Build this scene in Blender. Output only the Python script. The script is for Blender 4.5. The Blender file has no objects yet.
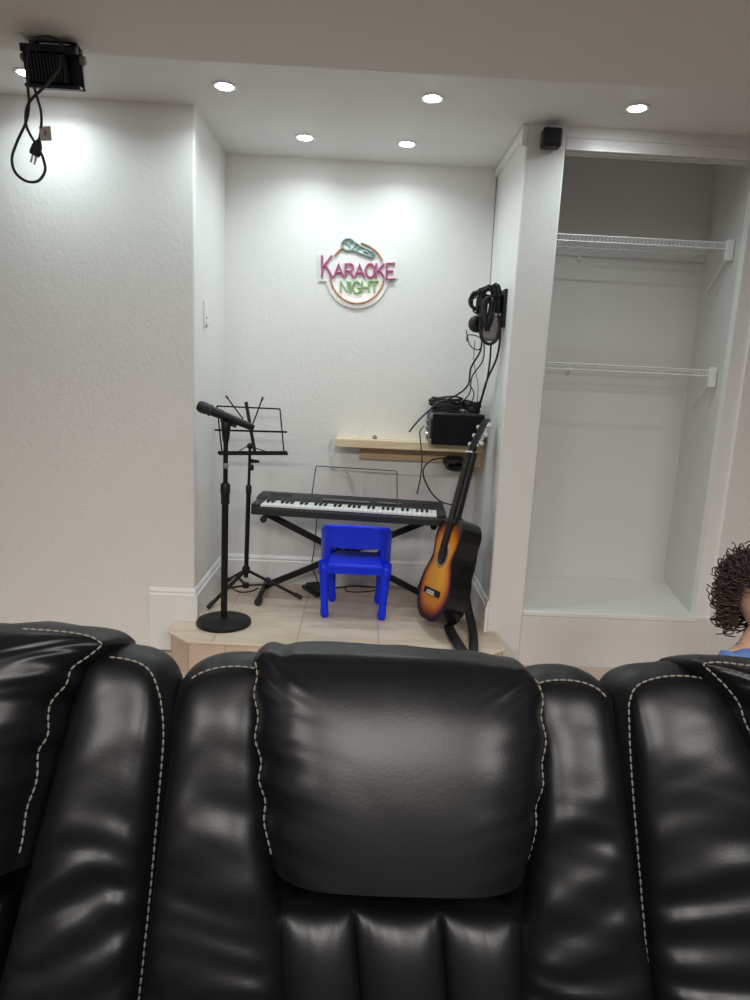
import bpy, bmesh, math, random
from mathutils import Vector, Matrix, noise
random.seed(7)
sc = bpy.context.scene
COL = sc.collection
PI = math.pi

# ------------------------------------------------------------------ camera
CAM = Vector((0, 0, 1.2666)); F = 683.84
PITCH, ROLL, YAW = -0.183, 0.048, 0.0242
fw = Vector((math.sin(YAW)*math.cos(PITCH), math.cos(YAW)*math.cos(PITCH), math.sin(PITCH)))
_r = fw.cross(Vector((0, 0, 1))).normalized(); _u = _r.cross(fw)
RT = _r*math.cos(ROLL) + _u*math.sin(ROLL)
UP = -_r*math.sin(ROLL) + _u*math.cos(ROLL)
cd = bpy.data.cameras.new('camera'); cam = bpy.data.objects.new('camera', cd); COL.objects.link(cam)
cd.sensor_fit = 'VERTICAL'; cd.sensor_height = 36; cd.lens = F/1000*36; cd.clip_start = .01
M = Matrix((RT, UP, -fw)).transposed().to_4x4(); M.translation = CAM
cam.matrix_world = M
sc.camera = cam

# ------------------------------------------------------------------ world, exposure
w = bpy.data.worlds.new('world'); sc.world = w; w.use_nodes = True
w.node_tree.nodes['Background'].inputs[0].default_value = (1, 1, 1, 1)
w.node_tree.nodes['Background'].inputs[1].default_value = 0.02
vs = sc.view_settings
vs.view_transform = 'Standard'; vs.look = 'None'; vs.gamma = 1; vs.use_curve_mapping = False
vs.exposure = 1.38
try:
    sc.cycles.use_denoising = True
    sc.cycles.max_bounces = 10; sc.cycles.diffuse_bounces = 6
except Exception: pass
P_STAGE = 0.92        # watts of each stage downlight
P_ROOM = 6.0         # watts of each room downlight
LIGHT_COL = (0.82, 1.0, 1.0)   # cool white
P_FILL = 24.0       # watts of each added fill panel behind the viewer
FILL_COL = (1.0, 0.965, 0.92)     # warmer tint of the added fill panels

# ------------------------------------------------------------------ helpers
def ray(u, v): return fw + RT*((u-375)/F) - UP*((v-500)/F)
def PY(u, v, y):
    d = ray(u, v); return CAM + d*(y/d.y)
def PZ(u, v, z):
    d = ray(u, v); return CAM + d*((z-CAM.z)/d.z)
def PX(u, v, x):
    d = ray(u, v); return CAM + d*(x/d.x)

ORG = {}
class MB:
    def __init__(s): s.v = []; s.f = []; s.m = []; s.cur = 0
    def add(s, vs, fs):
        o = len(s.v); s.v += [Vector(a) for a in vs]
        for f in fs: s.f.append([i+o for i in f]); s.m.append(s.cur)
        return s
    def box(s, lo, hi, M=None):
        x0, y0, z0 = lo; x1, y1, z1 = hi
        vs = [Vector(a) for a in ((x0,y0,z0),(x1,y0,z0),(x1,y1,z0),(x0,y1,z0),(x0,y0,z1),(x1,y0,z1),(x1,y1,z1),(x0,y1,z1))]
        if M: vs = [M @ a for a in vs]
        return s.add(vs, [(0,3,2,1),(4,5,6,7),(0,1,5,4),(1,2,6,5),(2,3,7,6),(3,0,4,7)])
    def bar(s, a, b, wx, wy, up=(0,0,1)):
        a = Vector(a); b = Vector(b); d = (b-a); L = d.length; d.normalize()
        up = Vector(up)
        if abs(d.dot(up)) > .95: up = Vector((0,1,0))
        x = d.cross(up).normalized(); y = x.cross(d)
        Mx = Matrix((x, d, y)).transposed().to_4x4(); Mx.translation = a
        return s.box((-wx/2, 0, -wy/2), (wx/2, L, wy/2), Mx)
    def tube(s, pts, r, n=8, closed=False, cap=True):
        pts = [Vector(p) for p in pts]; N = len(pts)
        rs = r if isinstance(r, (list, tuple)) else [r]*N
        vs = []; prev = None
        for i, p in enumerate(pts):
            if closed: d = pts[(i+1) % N]-pts[i-1]
            else: d = pts[min(i+1, N-1)]-pts[max(i-1, 0)]
            if d.length < 1e-9: d = Vector((0,0,1))
            d.normalize()
            if prev is None:
                x = d.orthogonal().normalized()
            else:
                x = prev - d*prev.dot(d)
                x = x.normalized() if x.length > 1e-6 else d.orthogonal().normalized()
            prev = x; y = d.cross(x)
            for k in range(n):
                a = 2*PI*k/n; vs.append(p + (x*math.cos(a)+y*math.sin(a))*rs[i])
        fs = []
        for i in range(N if closed else N-1):
            j = (i+1) % N
            for k in range(n):
                l = (k+1) % n; fs.append((i*n+k, i*n+l, j*n+l, j*n+k))
        if cap and not closed:
            fs.append(tuple(range(n-1, -1, -1))); fs.append(tuple((N-1)*n+k for k in range(n)))
        return s.add(vs, fs)
    def lathe(s, prof, n=24, M=None):
        """prof: list of (r,z)"""
        vs = []
        for r, z in prof:
            for k in range(n):
                a = 2*PI*k/n; vs.append(Vector((r*math.cos(a), r*math.sin(a), z)))
        if M: vs = [M @ v for v in vs]
        fs = [(i*n+k, i*n+(k+1) % n, (i+1)*n+(k+1) % n, (i+1)*n+k) for i in range(len(prof)-1) for k in range(n)]
        fs.append(tuple(range(n-1, -1, -1))); fs.append(tuple((len(prof)-1)*n+k for k in range(n)))
        return s.add(vs, fs)
    def sphere(s, c, r, n=12, m=8, sc_=(1,1,1), R=None):
        vs = []; c = Vector(c)
        for i in range(m+1):
            t = PI*i/m
            for k in range(n):
                a = 2*PI*k/n
                v = Vector((r*sc_[0]*math.sin(t)*math.cos(a), r*sc_[1]*math.sin(t)*math.sin(a), r*sc_[2]*math.cos(t)))
                vs.append(c+(R @ v if R else v))
        fs = [(i*n+k, (i+1)*n+k, (i+1)*n+(k+1) % n, i*n+(k+1) % n) for i in range(m) for k in range(n)]
        return s.add(vs, fs)
    def prism(s, poly, a, b):
        """poly: list of Vector base points; extruded by vectors a and b offsets"""
        n = len(poly); a = Vector(a); b = Vector(b)
        vs = [Vector(p)+a for p in poly]+[Vector(p)+b for p in poly]
        fs = [tuple(range(n-1, -1, -1)), tuple(range(n, 2*n))]+[(i, (i+1) % n, n+(i+1) % n, n+i) for i in range(n)]
        return s.add(vs, fs)
    def grid(s, fn, nu, nv):
        vs = [fn(i/nu, j/nv) for j in range(nv+1) for i in range(nu+1)]
        fs = [(j*(nu+1)+i, j*(nu+1)+i+1, (j+1)*(nu+1)+i+1, (j+1)*(nu+1)+i) for j in range(nv) for i in range(nu)]
        return s.add(vs, fs)
    def build(s, name, mat, parent=None, bevel=0, seg=2, smooth=True, solid=0, subd=0, ang=40, weld=True):
        org = ORG.get(parent.name, Vector()) if parent else Vector()
        me = bpy.data.meshes.new(name)
        me.from_pydata([v-org for v in s.v], [], s.f)
        mats = mat if isinstance(mat, (list, tuple)) else [mat]
        for m in mats: me.materials.append(m)
        if len(mats) > 1: me.polygons.foreach_set('material_index', s.m)
        bm = bmesh.new(); bm.from_mesh(me)
        if weld: bmesh.ops.remove_doubles(bm, verts=bm.verts, dist=1e-6)
        bmesh.ops.recalc_face_normals(bm, faces=bm.faces)
        bm.to_mesh(me); bm.free()
        if smooth:
            me.polygons.foreach_set('use_smooth', [True]*len(me.polygons))
            me.set_sharp_from_angle(angle=math.radians(ang))
        o = bpy.data.objects.new(name, me); COL.objects.link(o)
        if parent: o.parent = parent
        ORG[o.name] = org
        if solid:
            md = o.modifiers.new('solid', 'SOLIDIFY'); md.thickness = solid; md.offset = 0
        if bevel:
            md = o.modifiers.new('bevel', 'BEVEL'); md.width = bevel; md.segments = seg; md.limit_method = 'ANGLE'; md.angle_limit = math.radians(35)
        if subd:
            md = o.modifiers.new('subd', 'SUBSURF'); md.levels = subd; md.render_levels = subd
        return o

def tag(o, label=None, cat=None, group=None, kind=None):
    if label: o['label'] = label
    if cat: o['category'] = cat
    if group: o['group'] = group
    if kind: o['kind'] = kind
    return o
def thing(name, label, cat, loc, group=None):
    o = bpy.data.objects.new(name, None); COL.objects.link(o); o.location = Vector(loc)
    o.empty_display_size = .05
    ORG[o.name] = Vector(loc)
    return tag(o, label, cat, group)
def struct(name, mb, mat, **k):
    return tag(mb.build(name, mat, **k), kind='structure')
def crv(pts, n=8, closed=False):
    """Catmull-Rom through pts"""
    pts = [Vector(p) for p in pts]; N = len(pts); out = []
    rng = range(N) if closed else range(N-1)
    for i in rng:
        if closed: p0, p1, p2, p3 = pts[i-1], pts[i], pts[(i+1) % N], pts[(i+2) % N]
        else: p0, p1, p2, p3 = pts[max(i-1,0)], pts[i], pts[i+1], pts[min(i+2,N-1)]
        for k in range(n):
            t = k/n; out.append(.5*((2*p1)+(p2-p0)*t+(2*p0-5*p1+4*p2-p3)*t*t+(3*p1-p0-3*p2+p3)*t**3))
    if not closed: out.append(pts[-1])
    return out
def frame(o, x, y, z):
    m = Matrix((Vector(x), Vector(y), Vector(z))).transposed().to_4x4(); m.translation = Vector(o); return m

# ------------------------------------------------------------------ materials
def mat(name, col, rough=.5, metal=0, bump=None, var=None, emis=None, spec=.5, coat=0):
    m = bpy.data.materials.new(name); m.use_nodes = True
    nt = m.node_tree; b = nt.nodes['Principled BSDF']
    b.inputs['Base Color'].default_value = (*col, 1); b.inputs['Roughness'].default_value = rough
    b.inputs['Metallic'].default_value = metal; b.inputs['Specular IOR Level'].default_value = spec
    if coat: b.inputs['Coat Weight'].default_value = coat; b.inputs['Coat Roughness'].default_value = .1
    if emis:
        b.inputs['Emission Color'].default_value = (*emis[0], 1); b.inputs['Emission Strength'].default_value = emis[1]
    tc = nt.nodes.new('ShaderNodeTexCoord')
    if bump:
        n = nt.nodes.new('ShaderNodeTexNoise'); n.inputs['Scale'].default_value = bump[0]; n.inputs['Detail'].default_value = 4
        if len(bump) > 3:
            mp = nt.nodes.new('ShaderNodeMapping'); mp.inputs['Scale'].default_value = bump[3]
            nt.links.new(tc.outputs['Object'], mp.inputs[0]); nt.links.new(mp.outputs[0], n.inputs[0])
        else: nt.links.new(tc.outputs['Object'], n.inputs[0])
        bp = nt.nodes.new('ShaderNodeBump'); bp.inputs['Strength'].default_value = bump[1]; bp.inputs['Distance'].default_value = bump[2]
        nt.links.new(n.outputs[0], bp.inputs['Height']); nt.links.new(bp.outputs[0], b.inputs['Normal'])
    if var:
        n = nt.nodes.new('ShaderNodeTexNoise'); n.inputs['Scale'].default_value = var[0]; n.inputs['Detail'].default_value = 5
        mp = nt.nodes.new('ShaderNodeMapping'); mp.inputs['Scale'].default_value = var[2] if len(var) > 2 else (1,1,1)
        nt.links.new(tc.outputs['Object'], mp.inputs[0]); nt.links.new(mp.outputs[0], n.inputs[0])
        r = nt.nodes.new('ShaderNodeValToRGB'); r.color_ramp.elements[0].position = .3; r.color_ramp.elements[1].position = .7
        r.color_ramp.elements[0].color = (*col, 1); r.color_ramp.elements[1].color = (*var[1], 1)
        nt.links.new(n.outputs[0], r.inputs[0]); nt.links.new(r.outputs[0], b.inputs['Base Color'])
    return m

WALL = mat('wall_paint', (.80,.785,.765), .42, bump=(55, .35, .004), spec=.4)
WALLR = mat('wall_paint_smooth', (.80,.785,.765), .5, bump=(14, .2, .004))
CEIL = mat('ceiling_popcorn', (.76,.75,.74), .6, bump=(120, .5, .005))
CEILS = mat('ceiling_smooth', (.76,.74,.725), .7)
WHITE = mat('white_trim', (.84,.835,.82), .35)
CLOSET = mat('closet_paint', (.74,.73,.71), .55)
BLACKM = mat('black_metal', (.007,.007,.0075), .42, spec=.3)
BLACKP = mat('black_plastic', (.009,.009,.010), .45, spec=.35)
BLACKR = mat('black_rubber', (.012,.012,.012), .7)
CABLE = mat('black_cable', (.012,.012,.013), .5)
GREYP = mat('grey_plastic', (.25,.24,.24), .5)
DKGREY = mat('charcoal_plastic', (.026,.027,.029), .45, spec=.35)
CHROME = mat('chrome', (.7,.7,.7), .2, 1)
KEYW = mat('white_keys', (.86,.86,.85), .3)
BLUE = mat('blue_plastic', (.003,.032,.86), .36, spec=.35)
WIREW = mat('white_wire', (.78,.78,.77), .4)
PINE = mat('pine_wood', (.70,.53,.33), .55, var=(5, (.79,.66,.48), (1.2, 14, 14)))
PINED = mat('darker_pine_wood', (.50,.34,.20), .6, var=(5, (.60,.45,.30), (1.2, 14, 14)))
LEATHER = mat('black_leather', (.004,.004,.0045), .345, bump=(240, .10, .0012), spec=.24)
LEATHERS = mat('black_leather_sides', (.005,.0055,.006), .42, bump=(260, .12, .0012), spec=.32)
REARW = mat('unseen_wall_dark', (.15,.13,.12), .6)  # unseen walls made dark so the leather mirrors less brightness
THREAD = mat('beige_thread', (.14,.125,.105), .8)
CORDW = mat('white_cord', (.75,.75,.73), .5)

def tile_mat(name, c1, c2, grout, tw, th, ox=0, oy=0):
    m = bpy.data.materials.new(name); m.use_nodes = True; nt = m.node_tree; b = nt.nodes['Principled BSDF']
    b.inputs['Roughness'].default_value = .38
    tc = nt.nodes.new('ShaderNodeTexCoord'); mp = nt.nodes.new('ShaderNodeMapping'); mp.inputs['Location'].default_value = (ox, oy, 0)
    nt.links.new(tc.outputs['Object'], mp.inputs[0])
    br = nt.nodes.new('ShaderNodeTexBrick'); br.offset = 0; br.inputs['Scale'].default_value = 1
    br.inputs['Brick Width'].default_value = tw; br.inputs['Row Height'].default_value = th
    br.inputs['Mortar Size'].default_value = .003; br.inputs['Mortar'].default_value = (*grout, 1)
    nt.links.new(mp.outputs[0], br.inputs['Vector'])
    n = nt.nodes.new('ShaderNodeTexNoise'); n.inputs['Scale'].default_value = 3.5; n.inputs['Detail'].default_value = 6; n.inputs['Distortion'].default_value = .8
    mp2 = nt.nodes.new('ShaderNodeMapping'); mp2.inputs['Scale'].default_value = (1, 3.5, 1)
    nt.links.new(tc.outputs['Object'], mp2.inputs[0]); nt.links.new(mp2.outputs[0], n.inputs[0])
    r = nt.nodes.new('ShaderNodeValToRGB'); r.color_ramp.elements[0].position = .32; r.color_ramp.elements[1].position = .68
    r.color_ramp.elements[0].color = (*c1, 1); r.color_ramp.elements[1].color = (*c2, 1)
    nt.links.new(n.outputs[0], r.inputs[0])
    nt.links.new(r.outputs[0], br.inputs['Color1']); nt.links.new(r.outputs[0], br.inputs['Color2'])
    nt.links.new(br.outputs['Color'], b.inputs['Base Color'])
    return m
TILE = tile_mat('wood_look_tile', (.56,.44,.345), (.70,.575,.465), (.42,.32,.25), .39, .39, .265+.39*4, -3.03+.39*4)
TILEF = tile_mat('wood_look_tile_riser', (.56,.42,.32), (.66,.52,.40), (.44,.34,.27), .15, 3, 0, 0)
NOSE = mat('tile_edge_trim', (.72,.58,.43), .4)

# ------------------------------------------------------------------ setting
D, DW, XL, XR, ZC, FL = 3.98, 3.30, -.80, .68, 2.392, -.17
RL, RRX, RB = -2.3, 2.7, -2.6          # room sides and back
ZL, YE = 2.20, 2.36                     # lower ceiling and its edge
XC0, XC1, ZT, ZS, XC2, DC = .861, 1.745, 2.326, .118, 1.865, 3.96
struct('floor', MB().box((RL-.1, RB-.1, FL-.1), (RRX+.1, DC+.2, FL)), tile_mat('floor_tile', (.56,.44,.36), (.68,.56,.47), (.45,.36,.3), .6, .6))
struct('floor_added_dark', MB().box((RL, RB, FL), (RRX, .95, FL+.012)), mat('added_dark_floor', (.02,.02,.022), .95))  # added dark sheet out of view, keeps the leather's reflections dark
struct('wall_left', MB().box((RL-.1, RB, FL), (RL, DW, 2.6)), REARW)
struct('wall_right', MB().box((RRX, RB, FL), (RRX+.1, DW, 2.6)), REARW)
struct('wall_rear', MB().box((RL-.1, RB-.1, FL), (RRX+.1, RB, 2.6)), REARW)
struct('wall_front_left', MB().box((RL-.1, DW, FL), (XL, D+.1, ZC+.08)), WALL, bevel=.008)
struct('wall_alcove_back', MB().box((XL, D, FL), (XR, D+.1, ZC+.08)), WALL)
wc = MB().box((XR, DW, FL), (XC0, D+.1, 2.7))                       # pillar between alcove and closet
struct('wall_pillar', wc, WALL, bevel=.008)
struct('wall_below_closet', MB().box((XC0-.002, DW+.001, FL), (XC1+.2, DC+.1, ZS-.012)), WALLR)
struct('wall_front_right', MB().box((XC1+.075, DW, FL), (RRX+.1, DW+.12, 2.7)), WALLR)
struct('wall_closet_header', MB().box((XC0-.002, DW, ZT+.02), (XC1+.08, DW+.09, 2.7)), WALL)
struct('wall_closet_back', MB().box((XC0, DC, ZS-.1), (XC1+.2, DC+.1, 2.7)), CLOSET)
# closet side: thin board running from the jamb to the back right corner
sd = MB().prism([Vector((XC1, DW+.06, ZS-.01)), Vector((XC2, DC, ZS-.01)), Vector((XC2+.02, DC, ZS-.01)), Vector((XC2+.02, DW+.06, ZS-.01))], (0,0,0), (0,0,2.70-ZS))
struct('wall_closet_side', sd, CLOSET)
struct('floor_closet', MB().box((XC0, DW, ZS-.012), (XC2+.02, DC, ZS)), WHITE)
struct('trim_closet_jamb', MB().box((XC1, DW+.012, ZS-.02), (XC1+.075, DW+.06, ZT-.032)), WHITE)
struct('trim_closet_sill', MB().box((XC0-.004, DW-.012, ZS-.022), (XC1+.005, DW+.05, ZS+.004)), WHITE, bevel=.004)
struct('ceiling', MB().box((RL-.1, RB-.1, ZL), (RRX+.1, YE, ZL+.3)), CEILS)
struct('ceiling_stage', MB().box((RL-.1, YE, ZC), (RRX+.1, DW+.02, ZC+.12)), CEIL)
struct('ceiling_alcove', MB().box((XL-.1, DW+.02, ZC), (XC0-.01, D+.2, ZC+.12)), CEIL)
struct('ceiling_closet', MB().box((XC0-.01, DW+.02, 2.70), (RRX+.1, D+.2, 2.8)), CLOSET)

# baseboards of the alcove
def baseboard(name, a, b, nrm, z0, h=.165, t=.016):
    a = Vector(a); b = Vector(b); n = Vector(nrm); mb = MB()
    prof = [(0, 0), (t, 0), (t, h-.033), (t*.55, h-.026), (t*.7, h-.016), (t*.35, h), (0, h)]
    poly = [a+n*x+Vector((0,0,z0+z)) for x, z in prof]
    mb.prism(poly, (0,0,0), b-a)
    return struct(name, mb, WHITE, smooth=False)
baseboard('baseboard_alcove_back', (XL, D, 0), (XR, D, 0), (0,-1,0), 0)
baseboard('baseboard_alcove_left', (XL, DW-.016, 0), (XL, D, 0), (1,0,0), 0)
baseboard('baseboard_alcove_right', (XR, DW-.01, 0), (XR, D, 0), (-1,0,0), 0)
bb = baseboard('baseboard_left', (PY(150,583,DW).x, DW, 0), (XL, DW, 0), (0,-1,0), -.16, .325)

# closet sliding-door double track
t = thing('sliding_door_track', 'white double sliding door track along the top of the closet opening', 'door track', (XC0, DW, ZT))
MB().box((XC0+.001, DW+.004, ZT-.002), (XC1-.001, DW+.085, ZT+.0195)).build('top_plate', WHITE, t)
for yy in (.0, .04, .08):
    MB().box((XC0+.001, DW+yy, ZT-.03), (XC1+(.074 if yy < .03 else -.001), DW+yy+.006, ZT)).build('rail', WHITE, t, bevel=.001)

# stage platform (raised tiled step)
pl = [(-.882, DW), (-.882, 3.13), (-.772, 3.026), (.62, 2.985), (.728, 3.075), (.728, DW)]
t = thing('stage_platform', 'low raised stage platform tiled in beige wood-look tile with clipped front corners', 'platform', (0, 3.1, FL))
mb = MB().prism([Vector((x, y, 0)) for x, y in pl]+[Vector((XR, DW, 0)), Vector((XR, D, 0)), Vector((XL, D, 0)), Vector((XL, DW, 0))], (0,0,-.012), (0,0,0))
mb.build('tiled_top', TILE, t, smooth=False)
mb = MB(); inset = [(x*.992, min(y+.012, DW-.001)) for x, y in pl]
for i in range(5):
    a = Vector((*inset[i], FL)); b = Vector((*inset[i+1], FL)); mb.add([a, b, b+Vector((0,0,.158)), a+Vector((0,0,.158))], [(0,1,2,3)])
mb.build('riser', mat('platform_riser_tile', (.56,.43,.33), .45, var=(6, (.66,.53,.42), (1, 1, 1))), t, smooth=False)
GROUT = mat('grout', (.40,.31,.24), .8)
for i in range(5):
    a = Vector((*inset[i], 0)); b = Vector((*inset[i+1], 0)); n = max(1, int((b-a).length/.16))
    for k in range(n):
        p = a.lerp(b, k/n); MB().box((p.x-.002, p.y-.0025, FL), (p.x+.002, p.y+.01, -.013)).build('riser_joint', GROUT, t, smooth=False)
mb = MB()
for i in range(5): mb.bar(Vector((*pl[i], -.004)), Vector((*pl[i+1], -.004)), .010, .012)
mb.build('nosing', NOSE, t, bevel=.002)

# ------------------------------------------------------------------ downlights
def downlight(x, y, z, label, group, power, colour=LIGHT_COL, spread=150):
    t = thing('ceiling_light', label, 'ceiling light', (x, y, z), group)
    MB().lathe([(.034, 0), (.052, 0), (.053, -.002), (.050, -.004), (.038, -.004), (.034, -.002)], 28, Matrix.Translation((x, y, z))).build('trim_ring', WHITE, t)
    MB().lathe([(.0335, -.0005), (.034, -.004), (.022, -.007), (.008, -.008)], 24, Matrix.Translation((x, y, z))).build('lens', LENS, t)
    ld = bpy.data.lights.new('lamp', 'AREA'); ld.shape = 'DISK'; ld.size = .066; ld.energy = power; ld.spread = math.radians(spread); ld.color = colour
    lo = bpy.data.objects.new('lamp', ld); COL.objects.link(lo); lo.parent = t; lo.location = (0, 0, -.012)
    return t
LENS = mat('lit_lens', (.9,.9,.9), .4, emis=((.95,1,1), 30))
SL = [(-1.412, 3.05, 'recessed ceiling light at far left behind the floodlight'),
      (-.622, 3.07, 'recessed ceiling light nearest the left corner of the alcove, front row'),
      (.230, 3.07, 'recessed ceiling light in the middle of the front row'),
      (1.076, 3.05, 'recessed ceiling light in front of the closet'),
      (-.342, 3.645, 'left one of the two recessed ceiling lights inside the alcove'),
      (.162, 3.655, 'right one of the two recessed ceiling lights inside the alcove')]
for x, y, lb in SL: downlight(x, y, ZC, lb, 'recessed lights over the stage', P_STAGE)
for x in (-1.4, 0, 1.4):  # added out-of-view panels supplying fill light and the leather's highlights
    t = thing('added_fill_panel', 'added unseen square fill panel lighting the room from behind the viewer', 'ceiling light', (x, -.75, ZL), 'added fill panels behind the viewer')
    MB().box((x-.52, -1.27, ZL-.012), (x+.52, -.23, ZL)).build('frame', WHITE, t, bevel=.003)
    MB().box((x-.49, -1.24, ZL-.014), (x+.49, -.26, ZL-.012)).build('diffuser', mat('fill_panel_glow', (.9,.9,.9), .5, emis=((1,.93,.86), .4)), t)
    ld = bpy.data.lights.new('lamp', 'AREA'); ld.shape = 'SQUARE'; ld.size = .94; ld.energy = P_FILL; ld.color = FILL_COL
    lo = bpy.data.objects.new('lamp', ld); COL.objects.link(lo); lo.parent = t; lo.location = (0, 0, -.018)

# ------------------------------------------------------------------ sofa (reclining, three seats)
SY, SK, SZ = .965, .40, .86
SN = Vector((0, -1, SK)).normalized()
def PS(u, v, off=0):
    d = ray(u, v); p0 = Vector((0, SY, SZ))+SN*off
    return CAM + d*((p0-CAM).dot(SN)/d.dot(SN))
def resample(pts, n):
    pts = [Vector(p) for p in pts]
    L = [0]
    for a, b in zip(pts, pts[1:]): L.append(L[-1]+(b-a).length)
    out = []; j = 0
    for i in range(n+1):
        s = L[-1]*i/n
        while j < len(pts)-2 and L[j+1] < s: j += 1
        f = (s-L[j])/max(1e-9, L[j+1]-L[j]); out.append(pts[j].lerp(pts[j+1], min(1, max(0, f))))
    return out
def cushion(name, parent, L, T, R, off=0, B=.05, T_=.14, bulge=.02, ee=.5, pe=2.6, qe=3, wr=None, seams=(), nu=56, nv=96, botclosed=False, mats=None, lobes=0):
    """front panel inflated off the leaning back plane, with bulging side panels behind its boundary seam"""
    Lc = resample(crv([PS(u, v, off) for u, v in L]), nv)
    Rc = resample(crv([PS(u, v, off) for u, v in R]), nv)[::-1]
    Tc = resample(crv([PS(u, v, off) for u, v in T]), nu)
    # R given top->bottom
    Bc = [Lc[0].lerp(Rc[0], i/nu) for i in range(nu+1)]
    Lc[-1] = Tc[0]; Rc[-1] = Tc[-1]
    P = [[None]*(nu+1) for _ in range(nv+1)]
    for j in range(nv+1):
        t = j/nv
        for i in range(nu+1):
            s = i/nu
            c = Lc[j]*(1-s)+Rc[j]*s+Bc[i]*(1-t)+Tc[i]*t-(Lc[0]*(1-s)*(1-t)+Rc[0]*s*(1-t)+Lc[-1]*(1-s)*t+Rc[-1]*s*t)
            a = abs(2*s-1)
            h = B*max(0, 1-a**pe)**ee*math.sqrt(max(0, 1-t**qe))
            if botclosed: h *= math.sqrt(max(0, 1-(1-t)**qe))
            if lobes: h *= (.25+.75*math.sqrt(abs(math.sin(lobes*PI*s))))
            if wr: h += wr(s, t)*min(1, 8*min(s, 1-s, 1-t)+.15)
            P[j][i] = c+SN*h
    mb = MB(); vid = {}
    vs = []; 
    for j in range(nv+1):
        for i in range(nu+1): vid[(i, j)] = len(vs); vs.append(P[j][i])
    fs = [(vid[(i,j)], vid[(i+1,j)], vid[(i+1,j+1)], vid[(i,j+1)]) for j in range(nv) for i in range(nu)]
    # boundary loop, counter-clockwise seen from the front
    loop = [(0, j) for j in range(0, nv+1)]+[(i, nv) for i in range(1, nu+1)]+[(nu, j) for j in range(nv-1, -1, -1)]
    if botclosed: loop += [(i, 0) for i in range(nu-1, 0, -1)]
    cl = botclosed
    n = len(loop); pts = [P[j][i] for i, j in loop]
    nr = []
    for k in range(n):
        w_ = 5
        if cl: d = pts[(k+w_) % n]-pts[k-w_]
        else: d = pts[min(k+w_, n-1)]-pts[max(k-w_, 0)]
        nr.append(SN.cross(d).normalized())
    prev = [vid[l] for l in loop]; K = 10
    for q in range(1, K+1):
        f = q/K; cur = []
        for k in range(n):
            o = bulge*math.sin(PI*min(1, f*1.12+.0))**.7 if f*1.12 < 1 else -.25*bulge*(f*1.12-1)/.12
            nz = noise.noise(pts[k]*18+Vector((0, 0, f*2)))*.004
            cur.append(len(vs)); vs.append(pts[k]+nr[k]*(o+nz*math.sin(PI*f))-SN*(T_*f))
        for k in range(n if cl else n-1):
            l = (k+1) % n; fs.append((prev[k], prev[l], cur[l], cur[k]))
        prev = cur
    fs.append(tuple(prev))
    nfront = nu*nv
    mb.add(vs, fs); mb.m = [0]*nfront+[1]*(len(fs)-nfront)
    o = mb.build(name, [LEATHER, LEATHERS], parent, ang=75)
    # stitched seams
    for (a, b) in seams:                # fractions along the loop
        ks = range(int(a*(n-1)), int(b*(n-1))+1)
        path = [pts[k]+nr[k]*.001+SN*.0015 for k in ks]
        path = resample(path, max(4, int(sum((q-p).length for p, q in zip(path, path[1:]))/.0022)))
        sm = MB(); i = 0
        while i+4 < len(path):
            sm.tube(path[i:i+5], [.0007, .0014, .0015, .0014, .0007], 6); i += 5
        sm.build('stitching', THREAD, o)
    return o

def n1(x, s=0): return noise.noise(Vector((x, s*7.3, s*3.1)))
def wr_wing(seed, amp=.006, slope=.5, lo=.0):
    def f(s, t):
        e = .35+.65*max(0, min(1, (1-t-lo)/.5))
        fo = math.sin(2*PI*(11.5*t+.55*slope*s+1.1*n1(t*4+s, seed+8)))*max(.15, .5+n1(t*5, seed+3))*max(0, min(1, (.74-t)/.3))*.0048
        return fo+e*(amp*1.3*n1(t*9+slope*s*1.6, seed)+amp*.35*n1(t*17-slope*s*1.5+.8*n1(s*2, seed+2), seed+5))
    return f
def wr_pillow(seed, amp=.006):
    def f(s, t):
        a = min(s, 1-s); g = math.exp(-a/.07); gt = math.exp(-(1-t)/.08)
        h = g*amp*n1(t*16+(a*6), seed+(3 if s > .5 else 0))
        h += gt*amp*.5*n1(s*16, seed+9)
        corner = math.exp(-((a/.16)**2+((1-t)/.16)**2))
        h += corner*.014*n1((a-(1-t))*30, seed+4)
        h += .003*n1(s*3+t*2, seed+7)
        return h
    return f

so = thing('reclining_sofa', 'black leather three-seat reclining sofa with beige contrast stitching in the foreground', 'sofa', (.05, .7, FL))
# back shells, base and seats behind and below the cushions
pitch = .665
for i, cx in enumerate((-.62, .045, .71)):
    mb = MB(); Mx = frame(Vector((cx, SY, SZ))-SN*.10, (1,0,0), -SN, Vector((0, SK, 1)).normalized())
    mb.box((-.315, 0, -.95), (.315, .12, -.10), Mx)
    mb.build('back_shell', LEATHERS, so, bevel=.04, seg=4)
    mb = MB().box((cx-.315, .08, .13), (cx+.315, .66, .28)); mb.build('seat_cushion', LEATHER, so, bevel=.05, seg=4)
    MB().box((cx-.32, .10, -.11), (cx+.32, .80, .13)).build('base', LEATHERS, so, bevel=.02)
for sx in (-.9, 1.0):
    for sy in (.16, .74): MB().lathe([(.02, FL), (.026, FL+.01), (.03, -.11)], 14, Matrix.Translation((sx, sy, 0))).build('foot', BLACKP, so)
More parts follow.
